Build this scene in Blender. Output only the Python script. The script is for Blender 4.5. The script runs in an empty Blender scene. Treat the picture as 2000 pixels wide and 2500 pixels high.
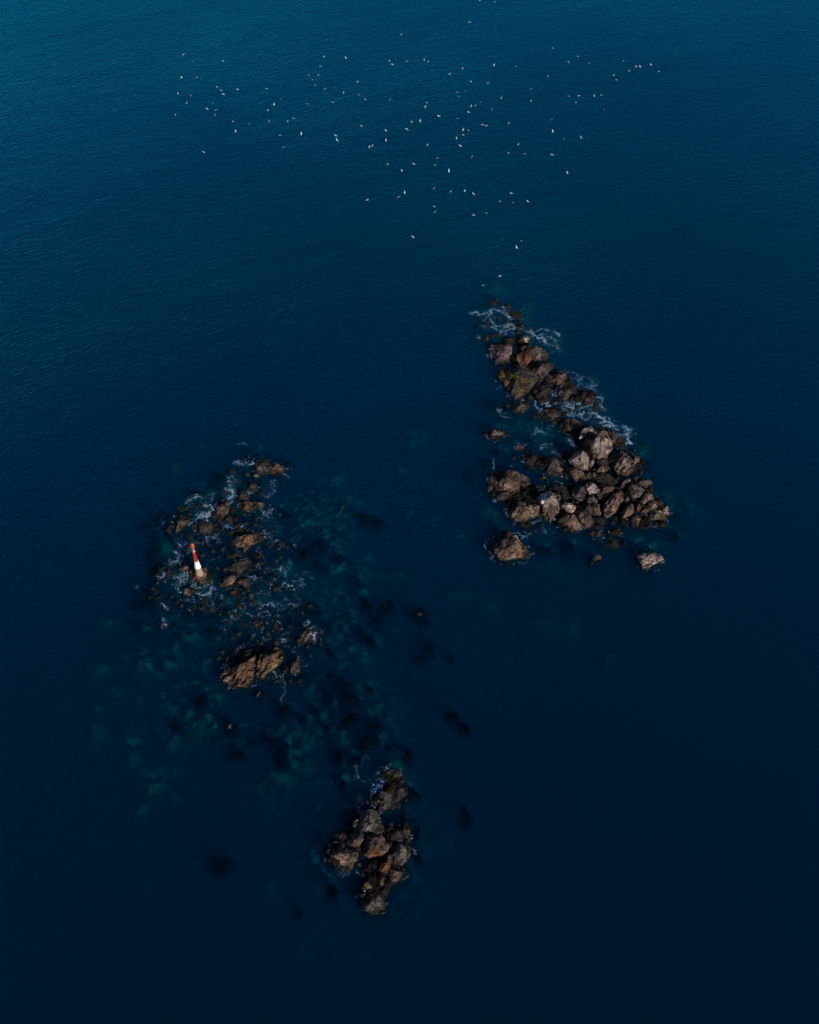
import bpy, math, random
import numpy as np
from mathutils import Vector, Euler

# ------------------------------------------------------------------ camera
SC = bpy.context.scene
W, H, F = 2000.0, 2500.0, 2900.0
CAMH, DEP = 400.0, math.radians(52.2)
cam_d = bpy.data.cameras.new("camera")
cam = bpy.data.objects.new("camera", cam_d)
SC.collection.objects.link(cam)
cam.location = (0, 0, CAMH)
cam.rotation_euler = (math.pi/2 - DEP, 0, 0)
cam_d.sensor_fit = 'VERTICAL'; cam_d.sensor_height = 36.0
cam_d.lens = 36.0*F/H
cam_d.clip_start = 1.0; cam_d.clip_end = 30000.0
SC.camera = cam
# ------------------------------------------------------------------ sky and sun
SUN_EL, SUN_AZ = math.radians(24), math.radians(143)     # azimuth clockwise from +Y
world = bpy.data.worlds.new("World"); SC.world = world; world.use_nodes = True
wn = world.node_tree.nodes; wl = world.node_tree.links
sky = wn.new('ShaderNodeTexSky'); sky.sky_type = 'NISHITA'; sky.sun_disc = False
sky.sun_elevation = SUN_EL; sky.sun_rotation = SUN_AZ
sky.air_density = 1.0; sky.dust_density = 0.6; sky.ozone_density = 2.0
bg = wn['Background']; bg.inputs['Strength'].default_value = 0.06
wl.new(sky.outputs[0], bg.inputs['Color'])
sun_d = bpy.data.lights.new("sun", 'SUN'); sun_d.energy = 5.0; sun_d.angle = math.radians(0.5)
sun_d.color = (1.0, 0.88, 0.76)
sun = bpy.data.objects.new("sun", sun_d); SC.collection.objects.link(sun)
sdir = Vector((math.sin(SUN_AZ)*math.cos(SUN_EL), math.cos(SUN_AZ)*math.cos(SUN_EL), math.sin(SUN_EL)))
sun.rotation_euler = sdir.to_track_quat('Z', 'Y').to_euler()
SC.view_settings.view_transform = 'Standard'; SC.view_settings.look = 'None'
SC.view_settings.exposure = 0.0; SC.view_settings.gamma = 1.0
SC.render.engine = 'CYCLES'
SC.cycles.max_bounces = 5; SC.cycles.volume_bounces = 0; SC.cycles.transparent_max_bounces = 12
SC.cycles.caustics_reflective = False; SC.cycles.caustics_refractive = False

rnd = random.Random(7)
# ------------------------------------------------------------------ helpers
cd, sd = math.cos(DEP), math.sin(DEP)
def P(x, y, z=0.0):
    """ground point (x, y, z) seen at photograph pixel (x, y)"""
    rx, u = x - W/2, -(y - H/2)
    dy = F*cd + u*sd; dz = -F*sd + u*cd
    t = (z - CAMH)/dz
    return (rx*t, dy*t, z)
def to_px(X, Y, Z):
    zz = Z - CAMH
    f = Y*cd - zz*sd; u = Y*sd + zz*cd
    return W/2 + F*X/f, H/2 - F*u/f
def vec_px(X, Y, Z): return to_px(np.asarray(X), np.asarray(Y), np.asarray(Z))

def _h(i, j, k):
    n = (i*374761393 + j*668265263 + k*2147483647 + 1013904223) & 0xffffffff
    n = ((n ^ (n >> 13))*1274126177) & 0xffffffff
    n = ((n ^ (n >> 16))*2246822519) & 0xffffffff
    return ((n ^ (n >> 15)) & 0xffffff)/float(0xffffff)
def vn(x, y, z=0.0):
    x = np.asarray(x, float); y = np.asarray(y, float); z = np.asarray(z, float) + 0*x
    xi, yi, zi = (np.floor(a).astype(np.int64) for a in (x, y, z))
    xf, yf, zf = x-xi, y-yi, z-zi
    s = lambda t: t*t*t*(t*(t*6-15)+10)
    u, v, w = s(xf), s(yf), s(zf)
    r = 0
    for a in (0, 1):
        for b in (0, 1):
            for c in (0, 1):
                r = r + _h(xi+a, yi+b, zi+c)*(u if a else 1-u)*(v if b else 1-v)*(w if c else 1-w)
    return r*2-1
def fbm(x, y, z=0.0, o=4, g=0.5):
    r, a, f = 0, 1.0, 1.0
    for i in range(o):
        r = r + a*vn(x*f+17.3*i, y*f-9.1*i, np.asarray(z)*f+3.7*i); a *= g; f *= 2.03
    return r
def sstep(a, b, x):
    t = np.clip((x-a)/(b-a), 0, 1); return t*t*(3-2*t)

def mesh_obj(name, verts, faces, mat, smooth=True, attrs=None, colors=None):
    me = bpy.data.meshes.new(name)
    me.from_pydata([tuple(v) for v in verts], [], [tuple(f) for f in faces])
    if smooth: me.polygons.foreach_set('use_smooth', [True]*len(me.polygons))
    if attrs:
        for k, a in attrs.items():
            at = me.attributes.new(k, 'FLOAT', 'POINT'); at.data.foreach_set('value', np.asarray(a, np.float32))
    if colors is not None:
        at = me.attributes.new('tint', 'FLOAT_COLOR', 'POINT')
        c = np.ones((len(verts), 4), np.float32); c[:, :3] = colors
        at.data.foreach_set('color', c.ravel())
    if mat: me.materials.append(mat)
    me.update()
    o = bpy.data.objects.new(name, me); SC.collection.objects.link(o)
    return o
def tag(o, label=None, cat=None, group=None, kind=None):
    if label: o['label'] = label
    if cat: o['category'] = cat
    if group: o['group'] = group
    if kind: o['kind'] = kind
    return o

# ------------------------------------------------------------------ materials
class NT:
    def __init__(s, name):
        s.m = bpy.data.materials.new(name); s.m.use_nodes = True
        s.t = s.m.node_tree; s.t.nodes.clear()
        s.out = s.t.nodes.new('ShaderNodeOutputMaterial')
    def n(s, typ, **kw):
        nd = s.t.nodes.new(typ)
        for k, v in kw.items(): setattr(nd, k, v)
        return nd
    def l(s, a, b): s.t.links.new(a, b)
    def noise(s, vec, scale, detail=4, rough=0.55, dist=0.0):
        nd = s.n('ShaderNodeTexNoise'); s.l(vec, nd.inputs['Vector'])
        nd.inputs['Scale'].default_value = scale; nd.inputs['Detail'].default_value = detail
        nd.inputs['Roughness'].default_value = rough; nd.inputs['Distortion'].default_value = dist
        return nd.outputs['Fac']
    def mapr(s, v, a, b, c=0.0, d=1.0, smooth=False):
        nd = s.n('ShaderNodeMapRange'); nd.clamp = True
        if smooth: nd.interpolation_type = 'SMOOTHSTEP'
        s.l(v, nd.inputs[0])
        for i, q in enumerate((a, b, c, d)): nd.inputs[i+1].default_value = q
        return nd.outputs[0]
    def math(s, op, a, b=None, clamp=False):
        nd = s.n('ShaderNodeMath'); nd.operation = op; nd.use_clamp = clamp
        for i, q in enumerate((a, b)):
            if q is None: continue
            if isinstance(q, (int, float)): nd.inputs[i].default_value = q
            else: s.l(q, nd.inputs[i])
        return nd.outputs[0]
    def mix(s, f, a, b, blend='MIX'):
        nd = s.n('ShaderNodeMix'); nd.data_type = 'RGBA'; nd.blend_type = blend
        for idx, q in ((0, f), (6, a), (7, b)):
            if isinstance(q, (int, float)): nd.inputs[idx].default_value = q
            elif isinstance(q, tuple): nd.inputs[idx].default_value = (*q, 1)
            else: s.l(q, nd.inputs[idx])
        return nd.outputs[2]
    def mapping(s, vec, scale=(1, 1, 1), rot=(0, 0, 0)):
        nd = s.n('ShaderNodeMapping'); s.l(vec, nd.inputs[0])
        nd.inputs['Scale'].default_value = scale; nd.inputs['Rotation'].default_value = rot
        return nd.outputs[0]
    def bump(s, h, strength, dist, normal=None):
        nd = s.n('ShaderNodeBump'); nd.inputs['Strength'].default_value = strength
        nd.inputs['Distance'].default_value = dist; s.l(h, nd.inputs['Height'])
        if normal: s.l(normal, nd.inputs['Normal'])
        return nd.outputs[0]

def rock_material(name, speck=1.0):
    k = NT(name)
    geo = k.n('ShaderNodeNewGeometry'); pos = geo.outputs['Position']
    at = k.n('ShaderNodeAttribute'); at.attribute_name = 'tint'
    n1 = k.noise(pos, 0.35, 7, 0.68, 0.4); n2 = k.noise(pos, 1.5, 6, 0.85); n3 = k.noise(pos, 0.12, 3, 0.5)
    v1 = k.mapr(n1, 0.38, 0.60, 0.30, 1.5); v2 = k.mapr(n2, 0.41, 0.59, 0.12, 2.1)
    v = k.math('MULTIPLY', v1, v2)
    hs = k.n('ShaderNodeVectorMath', operation='SCALE'); k.l(at.outputs['Color'], hs.inputs[0]); k.l(v, hs.inputs['Scale'])
    col = k.mix(k.mapr(n3, 0.40, 0.62), hs.outputs[0], (0.42, 0.42, 0.46), 'MULTIPLY')
    # strata running through the stone
    strat = k.noise(k.mapping(pos, (0.25, 1.6, 1.6), (0.3, 0.5, 0.75)), 1.0, 4, 0.6, 0.3)
    col = k.mix(k.mapr(strat, 0.60, 0.70, 0, 0.55), col, (0.012, 0.010, 0.010))
    # dark band of weed and lichen near the waterline
    sep = k.n('ShaderNodeSeparateXYZ'); k.l(pos, sep.inputs[0])
    zz = k.math('ADD', sep.outputs['Z'], k.math('MULTIPLY', k.math('SUBTRACT', n1, 0.5), 3.0))
    wet = k.mapr(zz, 0.15, 1.3, 1, 0, True)
    col = k.mix(k.math('MULTIPLY', wet, 0.97), col, (0.010, 0.011, 0.011))
    p = k.n('ShaderNodeBsdfPrincipled'); k.l(col, p.inputs['Base Color'])
    p.inputs['Roughness'].default_value = 0.85
    p.inputs['Specular IOR Level'].default_value = 0.25
    vor = k.n('ShaderNodeTexVoronoi'); vor.feature = 'DISTANCE_TO_EDGE'; vor.inputs['Scale'].default_value = 0.30
    wv = k.n('ShaderNodeVectorMath', operation='ADD'); k.l(pos, wv.inputs[0])
    nc = k.n('ShaderNodeTexNoise'); nc.inputs['Scale'].default_value = 0.4; k.l(pos, nc.inputs['Vector'])
    sc = k.n('ShaderNodeVectorMath', operation='SCALE'); k.l(nc.outputs['Color'], sc.inputs[0]); sc.inputs['Scale'].default_value = 3.0
    k.l(sc.outputs[0], wv.inputs[1]); k.l(wv.outputs[0], vor.inputs['Vector'])
    crack = k.mapr(vor.outputs['Distance'], 0.0, 0.06)
    b1 = k.bump(n1, 1.0, 0.9); b2 = k.bump(n2, 1.0, 0.5, b1); b3 = k.bump(crack, 0.8, 0.5, b2)
    b4 = k.bump(strat, 0.8, 0.7, b3)
    k.l(b4, p.inputs['Normal']); k.l(p.outputs[0], k.out.inputs['Surface'])
    return k.m

def plain(name, col, rough=0.6, dirt=0.15, metal=0.0, scale=1.5):
    k = NT(name); geo = k.n('ShaderNodeNewGeometry')
    n = k.noise(geo.outputs['Position'], scale, 5, 0.6)
    c = k.mix(k.mapr(n, 0.4, 0.7, 0, dirt), col, tuple(x*0.45 for x in col))
    p = k.n('ShaderNodeBsdfPrincipled'); k.l(c, p.inputs['Base Color'])
    p.inputs['Roughness'].default_value = rough; p.inputs['Metallic'].default_value = metal
    k.l(p.outputs[0], k.out.inputs['Surface']); return k.m

def water_material():
    k = NT('sea_water')
    geo = k.n('ShaderNodeNewGeometry'); pos = geo.outputs['Position']
    # wind chop: crests run up towards the upper right, several sizes
    def along(deg, lx, ly):      # turn first, then stretch: crests lie along the angle deg
        return k.mapping(k.mapping(pos, (1, 1, 1), (0, 0, -math.radians(deg))), (1/lx, 1/ly, 1))
    a = k.noise(along(33, 4.6, 1.25), 1.0, 3, 0.55, 0.6)
    b = k.noise(along(48, 2.2, 0.7), 1.0, 3, 0.6, 0.3)
    c = k.noise(pos, 2.0, 3, 0.6)
    sw = k.noise(along(20, 60.0, 18.0), 1.0, 2, 0.5)
    lo = k.mapr(k.noise(pos, 0.006, 2, 0.5), 0.35, 0.65, 0.7, 1.15)
    h = k.math('ADD', k.math('MULTIPLY', a, 0.9), k.math('MULTIPLY', b, 0.42))
    h = k.math('ADD', h, k.math('MULTIPLY', c, 0.16))
    h = k.math('MULTIPLY', h, lo)
    h = k.math('ADD', h, k.math('MULTIPLY', sw, 1.0))
    nrm = k.bump(h, 1.0, 0.27)
    body = k.n('ShaderNodeBsdfDiffuse'); body.inputs['Color'].default_value = WATER_BODY
    k.l(nrm, body.inputs['Normal'])
    tr = k.n('ShaderNodeBsdfTransparent'); tr.inputs['Color'].default_value = (0.8, 0.95, 1.0, 1)
    m1 = k.n('ShaderNodeMixShader'); m1.inputs[0].default_value = WATER_MIX
    k.l(tr.outputs[0], m1.inputs[1]); k.l(body.outputs[0], m1.inputs[2])
    gl = k.n('ShaderNodeBsdfGlossy'); gl.inputs['Roughness'].default_value = 0.06
    gl.inputs['Color'].default_value = WATER_GLOSS; k.l(nrm, gl.inputs['Normal'])
    fr = k.n('ShaderNodeLayerWeight'); fr.inputs['Blend'].default_value = 0.5; k.l(nrm, fr.inputs['Normal'])
    fz = k.math('ADD', k.math('MULTIPLY', k.math('POWER', fr.outputs['Facing'], WATER_F[2]), WATER_F[1]), WATER_F[0], True)
    m2 = k.n('ShaderNodeMixShader'); k.l(fz, m2.inputs[0])
    k.l(m1.outputs[0], m2.inputs[1]); k.l(gl.outputs[0], m2.inputs[2])
    k.l(m2.outputs[0], k.out.inputs['Surface'])
    va = k.n('ShaderNodeVolumeAbsorption'); va.inputs['Color'].default_value = WATER_ABS[0]
    va.inputs['Density'].default_value = WATER_ABS[1]
    vs = k.n('ShaderNodeVolumeScatter'); vs.inputs['Color'].default_value = WATER_SCAT[0]
    vs.inputs['Density'].default_value = WATER_SCAT[1]; vs.inputs['Anisotropy'].default_value = 0.0
    ad = k.n('ShaderNodeAddShader'); k.l(va.outputs[0], ad.inputs[0]); k.l(vs.outputs[0], ad.inputs[1])
    k.l(ad.outputs[0], k.out.inputs['Volume'])
    return k.m
WATER_BODY = (0.0, 0.012, 0.040, 1); WATER_MIX = 0.05; WATER_F = (0.010, 1.95, 2.4)
WATER_GLOSS = (0.03, 0.74, 1.0, 1)
WATER_ABS = ((0.0, 0.80, 0.83, 1), 0.33)
WATER_SCAT = ((0.0, 0.31, 1.0, 1), 0.040)

def seabed_material(name, c1, c2, scale):
    k = NT(name); geo = k.n('ShaderNodeNewGeometry')
    n = k.noise(geo.outputs['Position'], scale, 5, 0.6)
    c = k.mix(k.mapr(n, 0.35, 0.65), c1, c2)
    p = k.n('ShaderNodeBsdfDiffuse'); k.l(c, p.inputs['Color'])
    n2 = k.noise(geo.outputs['Position'], 0.8, 5, 0.7)
    k.l(k.bump(n2, 0.8, 0.8), p.inputs['Normal'])
    k.l(p.outputs[0], k.out.inputs['Surface']); return k.m

def mound_material():
    k = NT('sunken_stone'); geo = k.n('ShaderNodeNewGeometry')
    at = k.n('ShaderNodeAttribute'); at.attribute_name = 'tint'
    n = k.noise(geo.outputs['Position'], .5, 5, .65)
    hs = k.n('ShaderNodeVectorMath', operation='SCALE'); k.l(at.outputs['Color'], hs.inputs[0]); k.l(k.mapr(n, .38, .62, .55, 1.3), hs.inputs['Scale'])
    p = k.n('ShaderNodeBsdfDiffuse'); k.l(hs.outputs[0], p.inputs['Color']); k.l(k.bump(n, .7, .8), p.inputs['Normal'])
    k.l(p.outputs[0], k.out.inputs['Surface']); return k.m
def foam_material():
    k = NT('foam')
    geo = k.n('ShaderNodeNewGeometry'); pos = geo.outputs['Position']
    def at(nm):
        a = k.n('ShaderNodeAttribute'); a.attribute_name = nm; return a.outputs['Fac']
    strand, area, milk = at('strand'), at('area'), at('milk')
    nc = k.n('ShaderNodeTexNoise'); nc.inputs['Scale'].default_value = 0.35; nc.inputs['Detail'].default_value = 4
    k.l(pos, nc.inputs['Vector'])
    sc = k.n('ShaderNodeVectorMath', operation='SCALE'); k.l(nc.outputs['Color'], sc.inputs[0]); sc.inputs['Scale'].default_value = 6.0
    wv = k.n('ShaderNodeVectorMath', operation='ADD'); k.l(pos, wv.inputs[0]); k.l(sc.outputs[0], wv.inputs[1])
    def lace(scale, w):
        v = k.n('ShaderNodeTexVoronoi'); v.feature = 'DISTANCE_TO_EDGE'; v.voronoi_dimensions = '2D'
        v.inputs['Scale'].default_value = scale; k.l(wv.outputs[0], v.inputs['Vector'])
        return k.mapr(v.outputs['Distance'], 0.0, w, 1, 0)
    l = k.math('MAXIMUM', lace(0.25, 0.05), k.math('MULTIPLY', lace(0.62, 0.08), 0.8))
    patch = k.mapr(k.noise(pos, 0.28, 5, 0.7), 0.47, 0.60)
    fine = k.mapr(k.noise(pos, 1.6, 5, 0.8), 0.42, 0.58)
    aa = k.math('MULTIPLY', k.math('MULTIPLY', k.math('MULTIPLY', area, l), patch), k.math('MULTIPLY', fine, 1.9))
    aa = k.mapr(aa, .10, .50)
    brk = k.mapr(k.noise(pos, 0.5, 4, 0.7), 0.36, 0.56, 0.15, 1.0)
    ss = k.math('MULTIPLY', k.math('MULTIPLY', strand, brk), k.mapr(fine, 0, 1, 0.35, 1.1))
    white = k.math('MAXIMUM', aa, ss, True)
    mk = k.math('MULTIPLY', milk, k.mapr(k.noise(pos, 0.25, 5, 0.6), 0.35, 0.65, 0.0, 0.6), True)
    alpha = k.math('MAXIMUM', white, mk, True)
    f = k.math('DIVIDE', white, k.math('ADD', alpha, 0.001), True)
    col = k.mix(f, (0.005, 0.085, 0.115), k.mix(k.mapr(k.noise(pos, 0.10, 4, 0.6), 0.42, 0.60, 0, .8), (0.46, 0.64, 0.88), (0.04, 0.20, 0.56)))
    d = k.n('ShaderNodeBsdfDiffuse'); k.l(col, d.inputs['Color'])
    t = k.n('ShaderNodeBsdfTransparent')
    m = k.n('ShaderNodeMixShader'); k.l(alpha, m.inputs[0]); k.l(t.outputs[0], m.inputs[1]); k.l(d.outputs[0], m.inputs[2])
    k.l(m.outputs[0], k.out.inputs['Surface']); return k.m

M_ROCK = rock_material('sea_rock')
M_WATER = water_material()
M_SEABED = seabed_material('seabed_sand', (0.03, 0.05, 0.05), (0.05, 0.07, 0.07), 0.02)
M_REEF = seabed_material('reef_weed', (0.004, 0.004, 0.005), (0.022, 0.018, 0.017), 0.5)
M_KELP = seabed_material('kelp', (0.0015, 0.003, 0.0035), (0.003, 0.006, 0.007), 0.4)
M_PALE = seabed_material('pale_rock', (0.060, 0.085, 0.11), (0.14, 0.17, 0.19), 0.35)
M_GREEN = seabed_material('green_rock', (0.030, 0.06, 0.025), (0.08, 0.12, 0.05), 0.35)
M_FOAM = foam_material(); M_MOUND = mound_material()

# ------------------------------------------------------------------ setting: water and seabed
S = 6000.0
wv_ = [(-S, -S, 0), (S, -S, 0), (S, S, 0), (-S, S, 0), (-S, -S, -16), (S, -S, -16), (S, S, -16), (-S, S, -16)]
water = mesh_obj('water', wv_, [(0, 1, 2, 3), (7, 6, 5, 4), (0, 4, 5, 1), (1, 5, 6, 2), (2, 6, 7, 3), (3, 7, 4, 0)], M_WATER, smooth=False)
tag(water, kind='structure')
SB = -11.0
def sbz(Y): return min(-9.0, max(-15.5, SB - 3.5))
_ys = [-S+1, 60, 90, 310, 420, S-1]
sb = mesh_obj('seabed', [(x_, y_, sbz(y_)) for y_ in _ys for x_ in (-S+1, S-1)], [(2*i, 2*i+1, 2*i+3, 2*i+2) for i in range(5)], M_SEABED, smooth=False)
tag(sb, kind='structure')

# ------------------------------------------------------------------ rocks
CR = {'A': (1120, 660, 4.792), 'B': (1120, 960, 4.792), 'C': (1360, 980, 5.074), 'D': (300, 1060, 3.920),
      'E': (400, 1300, 3.920), 'F': (760, 1840, 5.133), 'G': (200, 1500, 3.45), 'H': (650, 1200, 3.45),
      'I': (640, 1640, 3.194), 'J': (400, 100, 4.3125), 'K': (800, 100, 4.3125), 'L': (1200, 100, 3.92),
      'M': (850, 360, 3.026), 'N': (900, 0, 4.3125), 'X': (0, 0, 1)}
def px(c, x, y):
    a, b, s = CR[c]; return a + x/s, b + y/s
TONE = {'brown': (.118, .080, .064), 'warm': (.185, .124, .095), 'grey': (.095, .082, .080), 'pale': (.31, .25, .225),
        'guano': (.66, .62, .72), 'rust': (.17, .075, .038), 'moss': (.15, .11, .025), 'dark': (.030, .027, .029), 'ochre': (.21, .125, .072),
        'dim': (.065, .053, .050), 'mauve': (.13, .095, .10), 'olive': (.13, .115, .075)}
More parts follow.
